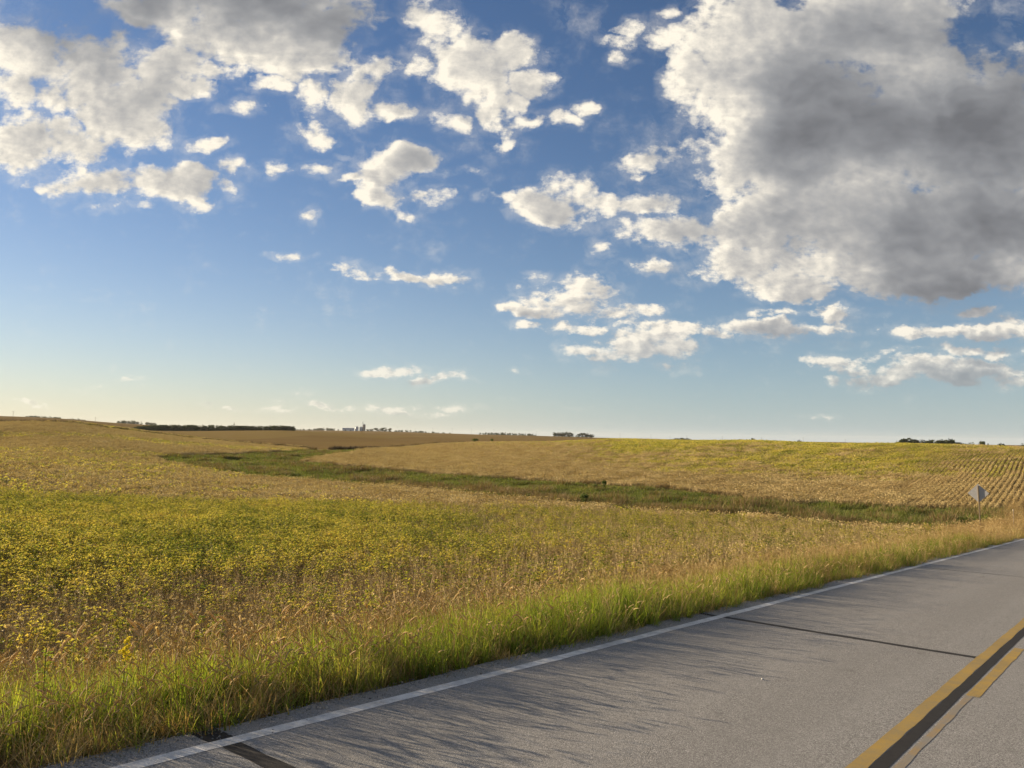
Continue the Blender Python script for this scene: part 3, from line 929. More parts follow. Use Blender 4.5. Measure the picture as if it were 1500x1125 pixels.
def rows_seen(x, y):
    """where the rows stay open"""
    s, t = road_st(x, y); az = np.degrees(np.arctan2(x, y))
    return inside(RIGHT_FIELD, x, y) & (az + (fnoise(x, y, 20, 4) - .5) * 6 > 26.2)


def keep_crop(x, y, margin=.3):
    s, t = road_st(x, y)
    ok = (t > 9.0 + (fnoise(x, y, 3, 5) - .5) * 1.6) | (t < -12)
    ok &= edge_dist(WATERWAY, x, y) + (fnoise(x, y, 5, 3) - .5) * 2.2 < -margin
    return ok


def sow_crop():
    # single plants near the eye
    ss = np.arange(-40, 62, .155); tt = np.arange(8.5, 62, .56)
    Sg, Tg = np.meshgrid(ss, tt)
    Sg = Sg + rng.normal(0, .06, Sg.shape); Tg = Tg + rng.normal(0, .11, Tg.shape)
    x = (Sg * UH[0] + Tg * VH[0]).ravel(); y = (Sg * UH[1] + Tg * VH[1]).ravel()
    k = in_view(x, y, 43, 0, 58); x = x[k]; y = y[k]
    k = keep_crop(x, y); x = x[k]; y = y[k]
    n = len(x); z = ground_z(x, y) - .02
    lf = leafiness(x, y)
    leafy = rng.random(n) < np.clip(lf * .95 + .10, 0, .93)
    tone = fnoise(x, y, 9, 21) + rng.normal(0, .16, n)
    pick = np.where(leafy, np.clip(((tone - .25) / .5 * 6).astype(int), 0, 5), 6 + rng.integers(0, 6, n))
    rot = np.stack([rng.normal(0, .09, n), rng.normal(0, .09, n), rng.random(n) * 6.283], -1)
    sz = rng.uniform(.82, 1.15, n) * (.9 + .25 * fnoise(x, y, 7, 30))
    scatter('soybean_crop', np.stack([x, y, z], -1), rot, np.stack([sz, sz, sz * rng.uniform(.9, 1.1, n)], -1), pick, SRC_SOY,
            label='ripening soybean crop, yellow leaves and bare brown stalks, in the near field', cat='crop')
    counts = [n]
    # plots farther off, in rows along the road's direction
    ss = np.arange(-160, 330, 1.52); tt = np.arange(9.5, 330, 1.52)
    Sg, Tg = np.meshgrid(ss, tt)
    sway = 1.5 * np.sin(Sg / 19.0 + 1.0) + .12 * np.sin(Sg / 6.0)
    head = np.arctan(1.5 / 19 * np.cos(Sg / 19 + 1.0) + .02 * np.cos(Sg / 6.0))
    Tg = Tg + sway * (Tg < 400)
    x = (Sg * UH[0] + Tg * VH[0]).ravel(); y = (Sg * UH[1] + Tg * VH[1]).ravel(); head = head.ravel()
    k = in_view(x, y, 43, 57.5, 300); x = x[k]; y = y[k]; head = head[k]
    rf = inside(RIGHT_FIELD, x, y); k = (rf | inside(LEFT_EDGE, x, y) | (np.hypot(x, y) < 140)) & keep_crop(x, y, .8)
    x = x[k]; y = y[k]; head = head[k]; rf = rf[k]
    n = len(x); z = ground_z(x, y) - .03
    # lay each plot on its slope
    e = .7
    gx = (ground_z(x + e, y) - ground_z(x - e, y)) / (2 * e); gy = (ground_z(x, y + e) - ground_z(x, y - e)) / (2 * e)
    lf = leafiness(x, y); rows = rows_seen(x, y)
    u = rng.random(n) * .5 + .25
    cls = np.where(lf > u + .24, 0, np.where(lf > u - .22, 1, 2))
    pick = cls * 3 + rng.integers(0, 3, n) + np.where(rows, 9, 0)
    hd = math.atan2(UH[1], UH[0]) + head + np.where(rows, 0, rng.integers(0, 2, n) * math.pi + rng.normal(0, .1, n))
    # rotation that turns z to the slope's normal and then turns about it
    rx = np.empty((n, 3), np.float32)
    for i in range(n):
        nv = Vector((-gx[i], -gy[i], 1)).normalized()
        xv = Vector((math.cos(hd[i]), math.sin(hd[i]), 0)); xv = (xv - nv * xv.dot(nv)).normalized(); yv = nv.cross(xv)
        rx[i] = Matrix(((xv.x, yv.x, nv.x), (xv.y, yv.y, nv.y), (xv.z, yv.z, nv.z))).to_euler()
    sz = rng.uniform(.9, 1.1, n)
    for nm, msk, lb in (('soybean_crop', rf, 'gold and yellow soybean crop in rows on the slope across the grass waterway'),
                        ('soybean_crop', ~rf, 'pale ripe soybean crop rising over the hill at the far left')):
        scatter(nm, np.stack([x, y, z], -1)[msk], rx[msk], np.stack([np.ones(n) * 1.03, np.ones(n) * 1.0, sz], -1)[msk], pick[msk], SRC_PLOT, label=lb, cat='crop')
        counts.append(int(msk.sum()))
    print('crop', counts)


sow_crop()


# ------------------------------------------------------------------ grass of the verge and the waterway
def tuft(n, hmin, hmax, w, spread, lean, curl, dry=0.0, mats=None, heads=0):
    P_ = Plant()
    for k in range(n):
        a = rng.random() * 6.283; q = spread * math.sqrt(rng.random())
        b = (math.cos(a) * q, math.sin(a) * q, 0)
        P_.blade(b, rng.random() * 6.283, rng.uniform(hmin, hmax), w * rng.uniform(.7, 1.3), abs(rng.normal(0, lean)), abs(rng.normal(curl, .35)), rng.random(), 1 if rng.random() < dry else 0)
    for k in range(heads):
        a = rng.random() * 6.283; h = np.array([math.cos(a), math.sin(a), 0])
        L = rng.uniform(hmax * .9, hmax * 1.25)
        b = rnd_dir(0, 0) * spread * .6
        p1 = b + UP * L * .6 + h * .03; p2 = b + UP * L + h * .10
        P_.tube([b, p1, p2], .0018, .0012, .8, 1)
        tip = h * .05 + UP * .05
        P_.tube([p2, p2 + tip * .5, p2 + tip * 1.0 + h * .02], .006, .003, rng.uniform(.6, 1), 1, 4)
    return P_


gm = [M_GRASS, M_GRASSDRY]
SRC_GRASS = source_set('grass_tuft',
    [tuft(36, .35, .78, .010, .09, .16, .7, .06).mesh('tuft', gm) for k in range(4)] +                      # tall green
    [tuft(32, .38, .76, .009, .10, .2, .8, .10, heads=2).mesh('tuft', gm) for k in range(3)] +            # green with seed
    [tuft(34, .30, .62, .005, .10, .22, .7, .92, heads=5).mesh('tuft', gm) for k in range(3)] +            # dry
    [tuft(38, .10, .36, .007, .12, .4, .9, .82, heads=3).mesh('tuft', gm) for k in range(3)] +                       # low reddish
    [tuft(36, .10, .34, .007, .12, .4, .9, .25).mesh('tuft', gm) for k in range(3)])                        # low green
SRC_STRIP = source_set('strip_tuft', [tuft(46, .3, .8, .05, .4, .3, .6, 0).mesh('tuft', [M_STRIP_SHADE]) for k in range(4)])
wm = [M_WET, M_WETDRY]
SRC_WET = source_set('waterway_tuft',
    [tuft(46, .25, .60, .035, .35, .35, .8, .03).mesh('tuft', wm) for k in range(4)] +
    [tuft(46, .25, .65, .030, .35, .3, .7, .35).mesh('tuft', wm) for k in range(3)] +
    [tuft(50, .35, .75, .022, .35, .25, .5, .95).mesh('tuft', wm) for k in range(3)])


def sow_verge():
    X = []; Y = []; PK = []; SZ = []
    for (s0, s1, dens_) in ((-6, 9, 92), (9, 22, 68), (22, 45, 42), (45, 80, 22), (80, 200, 5)):
        n = int((s1 - s0) * 4.3 * dens_)
        s = rng.uniform(s0, s1, n); t = rng.uniform(5.2, 9.9, n)
        wob = (fnoise(s, s * 0, 1.3, 40) - .5) * .5
        d = t - (T_EDGE - .02 - .20 * smooth01(s, 9, 26) + wob * .6)
        k = (d > 0); s, t, d = s[k], t[k], d[k]; n = len(s)
        x = s * UH[0] + t * VH[0]; y = s * UH[1] + t * VH[1]
        patch = fnoise(s, t * 1.5, 2.2, 44); patch2 = fnoise(s, t, 5, 47)
        # the edge is low and ruddy, then tall and green, then dry where the crop begins
        u = rng.random(n)
        low = np.clip(1.3 - d / (.12 + 1.15 * patch2 * fnoise(s, t, 1.2, 91) * 2), 0, 1) * (1 - .45 * smooth01(s, 3.0, 5.5) * (1 - .6 * smooth01(s, 12, 18)))
        back = .10 + .42 * smooth01(s, 12, 24) * patch2 * 1.6 + .8 * smooth01(d + (patch - .5) * 2.2, 2.2, 3.6) + smooth01(s, 24, 50) * .5
        typ = np.where(u < low, np.where(rng.random(n) < .72 - .3 * smooth01(s, 8, 20), 10, 13), np.where(rng.random(n) < back, 7, np.where(patch + rng.normal(0, .12, n) > .42, 0, 4)))
        cnt = np.where(typ == 0, 4, 3)
        pk = typ + (rng.random(n) * cnt).astype(int)
        sz = rng.uniform(.75, 1.2, n) * (.55 + .8 * patch) * np.where(typ < 10, .68 + .28 * smooth01(d, .2, 1.4), 1.0)
        X.append(x); Y.append(y); PK.append(pk); SZ.append(sz)
    x = np.concatenate(X); y = np.concatenate(Y); pk = np.concatenate(PK); sz = np.concatenate(SZ); n = len(x)
    # rank dry growth round the foot of the road sign
    d_ = pixel_dir(1436.5, 765); m_ = 230
    x = np.append(x, d_.x * 55.6 + rng.normal(0, 1.3, m_)); y = np.append(y, d_.y * 55.6 + rng.normal(0, .9, m_))
    pk = np.append(pk, 7 + rng.integers(0, 3, m_)); sz = np.append(sz, rng.uniform(1.2, 1.75, m_)); n = len(x)
    z = ground_z(x, y) - .015
    rot = np.stack([rng.normal(0, .1, n), rng.normal(0, .1, n), rng.random(n) * 6.283], -1)
    scatter('verge_grass', np.stack([x, y, z], -1), rot, np.stack([sz, sz, sz], -1), pk, SRC_GRASS, label='tall green and dry grass growing along the edge of the road', cat='grass')
    # the other verge, mostly out of sight
    n2_ = 5200
    s = rng.uniform(-10, 110, n2_); t = rng.uniform(-6.0, T_FAR - .15, n2_)
    x = s * UH[0] + t * VH[0]; y = s * UH[1] + t * VH[1]
    rot = np.stack([rng.normal(0, .1, n2_), rng.normal(0, .1, n2_), rng.random(n2_) * 6.283], -1)
    sz = rng.uniform(.6, 1.0, n2_)
    scatter('verge_grass', np.stack([x, y, ground_z(x, y) - .015], -1), rot, np.stack([sz, sz, sz], -1), rng.integers(0, 16, n2_), SRC_GRASS, label='rough grass on the verge at the near side of the road', cat='grass')
    print('verge', n)


def sow_waterway():
    lo = WATERWAY.min(0); hi = WATERWAY.max(0)
    n = 120000
    x = rng.uniform(lo[0], hi[0], n); y = rng.uniform(lo[1], hi[1], n)
    d = edge_dist(WATERWAY, x, y) + (fnoise(x, y, 5, 3) - .5) * 2.2
    s, t = road_st(x, y)
    k = (d > -.3) & in_view(x, y, 43) & (t > 9); x = x[k]; y = y[k]; d = d[k]
    # a dry, brown band along the near side and green along the middle and the far side
    r_ = np.hypot(x, y)
    nz = fnoise(x, y, 9, 60); nz2 = fnoise(x, y, 3.0, 63)
    az = np.degrees(np.arctan2(x, y))
    e1 = np.hypot(x, y)
    # depth across the strip, measured from its near bank
    near_r = np.interp(az, [-25.5, -24, -21, -18, -12.5, -5, 0, 5, 11, 18, 24, 31, 40], [141, 130, 115, 98, 86, 76, 70, 65, 62, 60, 62, 60, 62])
    far_r = np.interp(az, [-25.5, -23, -19, -16, -12.5, -6, 0, 8, 12, 19, 24, 33, 40], [145, 152, 158, 170, 125, 110, 102, 92, 86, 78, 77, 76, 84])
    f = (r_ - near_r) / (far_r - near_r)
    brown = smooth01(f + (nz - .5) * .5, .02, .16) * (1 - smooth01(f + (nz - .5) * .5, .30 - .10 * smooth01(az, 0, 8), .46 - .12 * smooth01(az, 0, 8))) * smooth01(az, -14, -6) * (.9 - .15 * smooth01(az, 0, 8))
    brown = np.maximum(brown, .40 * smooth01(nz2, .58, .70))
    u = rng.random(len(x))
    typ = np.where(u < brown, 7, np.where(rng.random(len(x)) < .22, 4, 0))
    pk = typ + (rng.random(len(x)) * np.where(typ == 0, 4, 3)).astype(int)
    keep = rng.random(len(x)) < .75 + .3 * nz2
    x = x[keep]; y = y[keep]; pk = pk[keep]; nz2 = nz2[keep]; nz = nz[keep]
    n = len(x); sz = rng.uniform(.6, 1.3, n) * (.35 + 1.5 * nz2 ** 1.3)
    rot = np.stack([rng.normal(0, .08, n), rng.normal(0, .08, n), rng.random(n) * 6.283], -1)
    scatter('waterway_grass', np.stack([x, y, ground_z(x, y) - .03], -1), rot, np.stack([sz * 1.2, sz * 1.2, sz], -1), pk, SRC_WET, label='rank green and brown grass filling the shallow valley between the crops', cat='grass')
    print('waterway', n)


def sow_edges():
    """grass strips parting the fields, coloured dark to stand for the shading of the crop edge"""
    X = []
    for pts in (((-60, 616.5, 275), (0, 617, 263), (110, 617.6, 252), (160, 622.5, 248), (200, 630.2, 245), (300, 642.3, 233), (400, 650.3, 218), (452, 655.2, 207)),
                ((486, 654.0, 215), (520, 653.3, 224), (560, 652.3, 238), (600, 650.2, 246), (640, 647.6, 256), (680, 644.6, 262))):
        q = np.array([(pixel_dir(px, py).x * r_, pixel_dir(px, py).y * r_) for px, py, r_ in [(a_, b_, c_ - 11) for a_, b_, c_ in pts]])
        L = np.concatenate([[0], np.cumsum(np.hypot(*np.diff(q, axis=0).T))])
        u = rng.uniform(0, L[-1], int(L[-1] * 5))
        X.append(np.stack([np.interp(u, L, q[:, 0]), np.interp(u, L, q[:, 1])], -1) + rng.normal(0, .7, (len(u), 2)))
    X = np.concatenate(X); n = len(X)
    rot = np.zeros((n, 3)); rot[:, 2] = rng.random(n) * 6.283
    sz = rng.uniform(1.2, 1.9, n)
    scatter('grass_strip', np.column_stack([X, ground_z(X[:, 0], X[:, 1])]), rot, np.stack([sz, sz, sz], -1), rng.integers(0, 4, n), SRC_STRIP, label='grass strip with edge shading painted in, along the far edges of the crop fields', cat='grass')


def sow_gravel():
    """loose chips and crumbled asphalt along the pavement's edge"""
    mts = [leaf_mat('gravel_chip', [(0.0, (.09, .085, .08)), (.6, (.22, .205, .18)), (1.0, (.42, .39, .34))], 0.0)]
    src = []
    for k in range(4):
        bm = bmesh.new(); bmesh.ops.create_icosphere(bm, subdivisions=1, radius=1.0)
        for v in bm.verts: v.co = Vector((v.co.x * rng.uniform(.7, 1.2), v.co.y * rng.uniform(.6, 1.1), v.co.z * rng.uniform(.4, .8)))
        me = bpy.data.meshes.new('chip'); bm.to_mesh(me); bm.free(); me.materials.append(mts[0])
        at = me.attributes.new('tint', 'FLOAT', 'POINT'); at.data.foreach_set('value', np.full(len(me.vertices), rng.random(), np.float32)); src.append(me)
    n = 7000
    s = 1.0 + 30 * rng.random(n) ** 1.7; t = T_EDGE + rng.normal(.02, .11, n)
    x = s * UH[0] + t * VH[0]; y = s * UH[1] + t * VH[1]
    on = t < T_EDGE + .05
    z = np.where(on, road_z(s, t) + .002, ground_z(x, y))
    sz = rng.uniform(.003, .009, n) * (1 + 1.2 * (rng.random(n) < .06))
    scatter('edge_gravel', np.stack([x, y, z], -1), rng.random((n, 3)) * 6.28, np.stack([sz, sz, sz], -1), rng.integers(0, 4, n), source_set('gravel_chip', src), label='loose gravel and crumbled asphalt along the pavement edge', cat='gravel')


sow_verge()
sow_waterway()
sow_edges()
sow_gravel()


# ------------------------------------------------------------------ things
def simple_mat(name, col, rough=.7, metal=0.0, spec=.3, nscale=None, col2=None, bmp=0.0):
    m, N, out = new_mat(name)
    c = col; nrm = None
    if nscale:
        n = N.noise(world_pos(N), nscale, 5, .6)
        c = N.mix(N.maprange(n, .35, .7), col, col2 or tuple(v * .7 for v in col))
        if bmp: nrm = bump(N, n, bmp, .01)
    principled(N, out, c, rough, spec, nrm, metal)
    return m


def box_mesh(name, sx, sy, sz, mat, z0=0.0, bevel=0.0):
    bm = bmesh.new()
    bmesh.ops.create_cube(bm, size=1.0)
    bmesh.ops.scale(bm, vec=(sx, sy, sz), verts=bm.verts)
    bmesh.ops.translate(bm, vec=(0, 0, z0 + sz / 2), verts=bm.verts)
    if bevel: bmesh.ops.bevel(bm, geom=bm.edges[:], offset=bevel, segments=1, affect='EDGES')
    me = bpy.data.meshes.new(name); bm.to_mesh(me); bm.free(); me.materials.append(mat)
    return me


def child(name, me, parent, loc=(0, 0, 0), rot=(0, 0, 0), kind=None):
    o = bpy.data.objects.new(name, me); C.objects.link(o); o.parent = parent
    o.location = loc; o.rotation_euler = rot
    if kind: o['kind'] = kind
    return o


def copy_tree(o, parent=None):
    c = o.copy(); C.objects.link(c)
    if parent is not None: c.parent = parent
    for ch in o.children: copy_tree(ch, c)
    return c


def eye_row(px):
    return 640.0 + (px - 750) * 0.014


# ---- the diamond road sign by the valley, seen from behind
def build_sign():
    s_, t_ = 54.0, 7.6
    d = pixel_dir(1436.5, 765)
    r_ = 57.0
    x, y = d.x * r_, d.y * r_
    gz = float(ground_z(x, y))
    top = pixel_dir(1432.5, 708.5).z * r_
    hgt = top - gz
    face = math.atan2(UH[1], UH[0])                    # its face looks down the road, its back towards the eye
    root = thing('road_sign', (x, y, gz), 'grey back of a diamond road sign on a metal post above the grass waterway', 'road sign', rz=face + R(2))
    alu = simple_mat('weathered_aluminium', (0.43, 0.43, 0.425), .6, .2, .4, 14, (0.35, 0.35, 0.345), .05)
    steel = simple_mat('galvanised_post', (0.27, 0.215, 0.14), .8, .1, .2, 20)
    # diamond panel with rounded corners; local x is the way it faces
    half = .60
    bm = bmesh.new()
    pts = []
    for k in range(4):
        a = k * math.pi / 2
        for q in (-.025, 0, .025):
            rr_ = half * .955 if q else half * .985
            pts.append((math.cos(a + q) * rr_, math.sin(a + q) * rr_))
    f0 = [bm.verts.new((.002, p[0], p[1])) for p in pts]; f1 = [bm.verts.new((.006, p[0], p[1])) for p in pts]
    bm.faces.new(f0); bm.faces.new(f1[::-1])
    for i in range(len(pts)):
        j = (i + 1) % len(pts); bm.faces.new((f0[j], f0[i], f1[i], f1[j]))
    bmesh.ops.recalc_face_normals(bm, faces=bm.faces[:])
    me = bpy.data.meshes.new('sign_panel'); bm.to_mesh(me); bm.free(); me.materials.append(alu)
    child('sign_panel', me, root, (0.0, 0, hgt - half))
    # yellow sheeting on the front, facing away from the eye
    bm = bmesh.new()
    bm.faces.new([bm.verts.new((.0085, p[0] * .985, p[1] * .985)) for p in pts])
    me = bpy.data.meshes.new('sign_face'); bm.to_mesh(me); bm.free(); me.materials.append(simple_mat('sign_yellow', (.65, .42, .03), .5))
    child('sign_face', me, root, (0, 0, hgt - half))
    # channel post, on the back of the panel
    P_ = Plant()
    prof = [(-.002, -.036), (-.002, -.022), (-.052, -.015), (-.052, .015), (-.002, .022), (-.002, .036), (-.006, .036), (-.010, .025), (-.058, .019), (-.058, -.019), (-.010, -.025), (-.006, -.036)]
    n = len(prof); zb, zt = -.3, hgt - .12
    V = [(a, b, z) for z in (zb, zt) for a, b in prof]
    F = [(i, (i + 1) % n, n + (i + 1) % n, n + i) for i in range(n)] + [tuple(range(n, 2 * n))]
    me = bpy.data.meshes.new('post'); me.from_pydata(V, [], F); me.materials.append(steel); me.update()
    child('post', me, root, (0, 0, 0))
    bo = bpy.data.meshes.new('bolt'); bm = bmesh.new(); bmesh.ops.create_cone(bm, cap_ends=True, segments=6, radius1=.014, radius2=.014, depth=.014)
    bmesh.ops.rotate(bm, cent=(0, 0, 0), matrix=Matrix.Rotation(math.pi / 2, 3, 'Y'), verts=bm.verts); bm.to_mesh(bo); bm.free(); bo.materials.append(steel)
    for dz_ in (-.26, .26): child('bolt', bo, root, (-.064, 0, hgt - half + dz_))
    root.rotation_euler = (R(-1.6), 0, face + R(2))
    # a thin marker stake farther right
    d = pixel_dir(1484.5, 757); x, y = d.x * 55, d.y * 55; gz = float(ground_z(x, y))
    root2 = thing('marker_post', (x, y, gz), 'thin pale marker stake in the grass to the right of the road sign', 'post')
    h2 = pixel_dir(1484.5, 748).z * 55 - gz
    child('stake', box_mesh('stake', .035, .03, h2, simple_mat('pale_wood', (.36, .28, .17), .8, nscale=8), 0, .004), root2)
    child('cap', box_mesh('cap', .045, .04, .10, simple_mat('pale_cap', (.45, .38, .26), .6), h2 - .02, .004), root2)


build_sign()


# ---- trees
M_CROWN = leaf_mat('tree_leaf', [(0.0, (0.018, 0.030, 0.010)), (0.5, (0.035, 0.052, 0.016)), (1.0, (0.065, 0.080, 0.024))], .18)
M_BUSH = leaf_mat('bush_leaf', [(0.0, (0.045, 0.07, 0.018)), (0.5, (0.075, 0.11, 0.026)), (1.0, (0.13, 0.15, 0.04))], .25)
M_BARK = simple_mat('bark', (0.07, 0.055, 0.042), .9, nscale=3)


def crown_mesh(name, mat, lobes, n, leaf, zlo=.22, conifer=False):
    """leaf clumps filling a crown one unit high and about one unit wide"""
    P_ = Plant()
    L = []
    for k in range(lobes):
        a = rng.random() * 6.283; q = rng.uniform(.0, .30)
        L.append((math.cos(a) * q, math.sin(a) * q, rng.uniform(zlo + .18, .80), rng.uniform(.14, .26)))
    for k in range(n):
        if conifer:
            f = rng.random() ** 1.3; z = .08 + .9 * f; q = .26 * (1 - f) * math.sqrt(rng.random()) + .01; a = rng.random() * 6.283
            c = np.array([math.cos(a) * q, math.sin(a) * q, z])
        else:
            lx, ly, lz, lr = L[rng.integers(lobes)]
            d = rnd_dir(-1, 1) * lr * rng.random() ** .33
            c = np.array([lx, ly, lz]) + d * (1, 1, .95)
        nn = rnd_dir(-.6, 1); tt_ = np.cross(nn, rnd_dir(-1, 1)); tt_ /= np.linalg.norm(tt_) + 1e-9; bb = np.cross(nn, tt_)
        s1, s2 = leaf * rng.uniform(.6, 1.3), leaf * rng.uniform(.5, 1.0)
        P_.add([c - tt_ * s1, c - bb * s2 * .8, c + tt_ * s1, c + bb * s2 + nn * leaf * .3], [(0, 1, 2), (0, 2, 3)], rng.random())
    return P_.mesh(name, [mat])


def trunk_mesh(name):
    P_ = Plant()
    P_.tube([(0, 0, -.05), (.005, .0, .15), (.0, .01, .34), (.01, 0, .6)], .028, .010, 0, 0, 7)
    for k in range(5):
        a = rng.random() * 6.283; h0 = rng.uniform(.22, .45); e = np.array([math.cos(a), math.sin(a), 0]) * rng.uniform(.14, .25)
        P_.tube([(0, 0, h0), e * .5 + UP * (h0 + .10), e + UP * (h0 + .26)], .012, .004, 0, 0, 5)
    return P_.mesh(name, [M_BARK])


CROWNS = [crown_mesh('crown', M_CROWN, 12, 1000, .042, zlo=-.22) for k in range(5)]
CONIFER = crown_mesh('crown', M_CROWN, 3, 500, .03, conifer=True)
TRUNKS = [trunk_mesh('trunk') for k in range(3)]


def tree(px, top_py, r_, width_px, label, group=None, conifer=False, name='tree'):
    d = pixel_dir(px, top_py)
    x, y = d.x * r_, d.y * r_
    gz = float(ground_z(x, y)) - max(r_ - 2500, 0) ** 2 / 1.27e7 * 4.0
    h = max(d.z * r_ - gz, 2.0)
    w = width_px * r_ / 1190.0
    root = thing(name, (x, y, gz), label, 'tree', group, rz=rng.random() * 6.283)
    cr = child('crown', CONIFER if conifer else CROWNS[rng.integers(5)], root)
    tr = child('trunk', TRUNKS[rng.integers(3)], root)
    k = w / (.5 if conifer else .78)
    cr.scale = (k, k, h); tr.scale = (h * .9, h * .9, h)
    return root


ORD = ['first', 'second', 'third', 'fourth', 'fifth', 'sixth', 'seventh', 'eighth', 'ninth', 'tenth', 'eleventh', 'twelfth']


def place_trees():
    g = 'trees of the dark grove on the right skyline'
    for i, (px, py, w) in enumerate(((1317, 645, 9), (1323, 641.5, 11), (1331, 641, 12), (1340, 640.5, 13), (1349, 643, 11), (1358, 643, 12), (1367, 643, 12), (1376, 642, 12), (1386, 641.5, 15), (1394, 642, 12), (1402, 645.5, 10), (1409, 647.5, 8))):
        tree(px, py - .5, 700 + rng.uniform(-12, 12), w * 1.9, 'dark leafy tree, %s from the left in the long grove behind the crop rows' % ORD[i], g)
    tree(1424, 646.0, 690, 11, 'round dark tree just right of the long grove on the right skyline')
    tree(1438.5, 644.8, 690, 10, 'taller dark tree standing alone, second to the right of the long grove')
    tree(1447, 648.6, 690, 4, 'tiny dark tree beside the taller lone tree on the right skyline')
    for i, px in enumerate((1465, 1470)): tree(px, 648.3, 900, 6, 'small pale tree above the crop rows, %s of a close pair' % ('left', 'right')[i], 'pale trees above the curved rows')
    tree(1498, 648.3, 700, 9, 'dark tree at the skyline farthest to the right, above the crop rows')
    g = 'trees of the two-part grove on the middle skyline'
    for i, (px, py, w) in enumerate(((813, 632.6, 7), (818, 632.5, 8), (824, 632.3, 9), (830, 632.1, 9), (836, 632.6, 8), (847, 634.6, 7), (853, 633.6, 9), (860, 633.6, 9), (866, 635.2, 7))):
        tree(px, py, 1600, w * 1.35, 'dark tree, %s from the left in the two-part grove on the middle skyline' % ORD[i], g)
    g = 'trees of the low grove right of the middle'
    for i, (px, py, w) in enumerate(((985, 643.4, 7), (992, 641.2, 9), (999, 641, 9), (1006, 641.5, 8), (1012, 643.2, 6))):
        tree(px, py, 1300, w * 1.3, 'dark tree, %s from the left in the low grove half hidden behind the crest' % ORD[i], g)
    g = 'trees of the thin line behind the crest'
    for i, (px, py, w) in enumerate(((1069, 644, 7), (1077, 643, 8), (1085, 642.8, 8), (1093, 644, 7))):
        tree(px, py, 1300, w * 1.3, 'dark tree, %s from the left in the thin line behind the yellow crest' % ORD[i], g)
    tree(1102, 640.8, 1300, 6, 'taller tree ending the thin line of trees behind the crest')
    tree(1171, 643.6, 1200, 7, 'single small bushy tree on the crest beside a utility pole')
    # trees of the farmstead
    for px, py, w, lb in ((538.5, 628.4, 6, 'low dark tree next to the tall farm silo'), (544, 627.6, 6, 'small round dark tree second from the farm silo'), (551, 626.6, 9, 'broad dark tree in the middle of the farmstead trees'),
                          (561, 625.8, 11, 'largest dark tree of the farmstead trees'), (571, 626.6, 6, 'open crowned tree at the end of the farmstead trees')):
        tree(px, py, 1960, w * 1.3, lb, 'trees beside the farm silo')
    tree(343, 618.8, 690, 4, 'narrow pointed conifer standing above the dark shelterbelt', conifer=True, name='conifer_tree')


place_trees()


def wood(name, label, spans, n, r_, src, dr=30.0):
    """a far-off belt of trees that reads as one mass"""
    X = []; Z = []; Sc = []
    for k in range(n):
        u = rng.random()
        px = spans[0][0] + u * (spans[-1][0] - spans[0][0])
        top = np.interp(px, [p[0] for p in spans], [p[1] for p in spans])
        rr_ = r_ + rng.uniform(-dr, dr)
        d = pixel_dir(px, top + abs(rng.normal(0, .8)) - .4)
        x, y = d.x * rr_, d.y * rr_
        gz = float(ground_z(x, y)) - max(rr_ - 2500, 0) ** 2 / 1.27e7 * 4.0
        h = max(d.z * rr_ - gz, 1.5)
        gz -= .12 * h
        X.append((x, y, gz)); w = h * rng.uniform(.9, 1.4); Sc.append((w, w, h))
    rot = np.zeros((n, 3)); rot[:, 2] = rng.random(n) * 6.283
    scatter(name, np.array(X), rot, np.array(Sc), rng.integers(0, 5, n), src, label=label, cat='wood')


SRC_TREE = source_set('tree_crown', [crown_mesh('crown', M_CROWN, 10, 500, .045, zlo=-.2) for k in range(5)])
wood('shelterbelt', 'long dark belt of trees beyond the left hill, on the skyline', ((192, 625.5), (205, 622.8), (230, 620.6), (300, 621.0), (330, 621.6), (388, 622.8)), 210, 700, SRC_TREE, 8)
wood('shelterbelt', 'dark end clump of the shelterbelt, right of a small gap', ((388, 623.0), (398, 622.1), (412, 621.6), (428, 622.6), (432, 624.8)), 46, 700, SRC_TREE, 8)
wood('distant_wood', 'hazy wood on the far left skyline near the edge of the photo', ((30, 610.5), (40, 608.5), (48, 607.8), (60, 608.4), (78, 609.6), (92, 610.5)), 40, 1900, SRC_TREE)
wood('distant_wood', 'smooth low hazy wood right of the far left wood', ((96, 613.6), (104, 611.4), (114, 611.4), (127, 614)), 26, 2400, SRC_TREE)
wood('distant_wood', 'hazy wood on the left skyline just before the shelterbelt', ((172, 616), (180, 614.2), (190, 614.4), (205, 616.2), (228, 619)), 34, 1900, SRC_TREE)
wood('distant_wood', 'pale hazy woods on the skyline left of the farm buildings', ((432, 627.5), (455, 627.6), (472, 625.6), (486, 625.8), (500, 628.8)), 46, 2700, SRC_TREE)
wood('distant_wood', 'low olive hedge right of the farmstead trees', ((576, 629.8), (590, 629.2), (602, 629.4), (611, 631)), 24, 1960, SRC_TREE)
wood('distant_wood', 'pale hazy wood right of the olive hedge', ((606, 630.8), (615, 630.2), (628, 631.4), (660, 633)), 30, 2700, SRC_TREE)
wood('distant_wood', 'thin dark wood along the skyline left of the two-part grove', ((701, 633.0), (712, 632.2), (740, 632.8), (770, 633.8), (786, 635.6)), 50, 2100, SRC_TREE)


# ---- bushes in the waterway and on the slope beyond
BUSH = [crown_mesh('foliage', M_BUSH, 7, 700, .05, zlo=-.05) for k in range(3)]


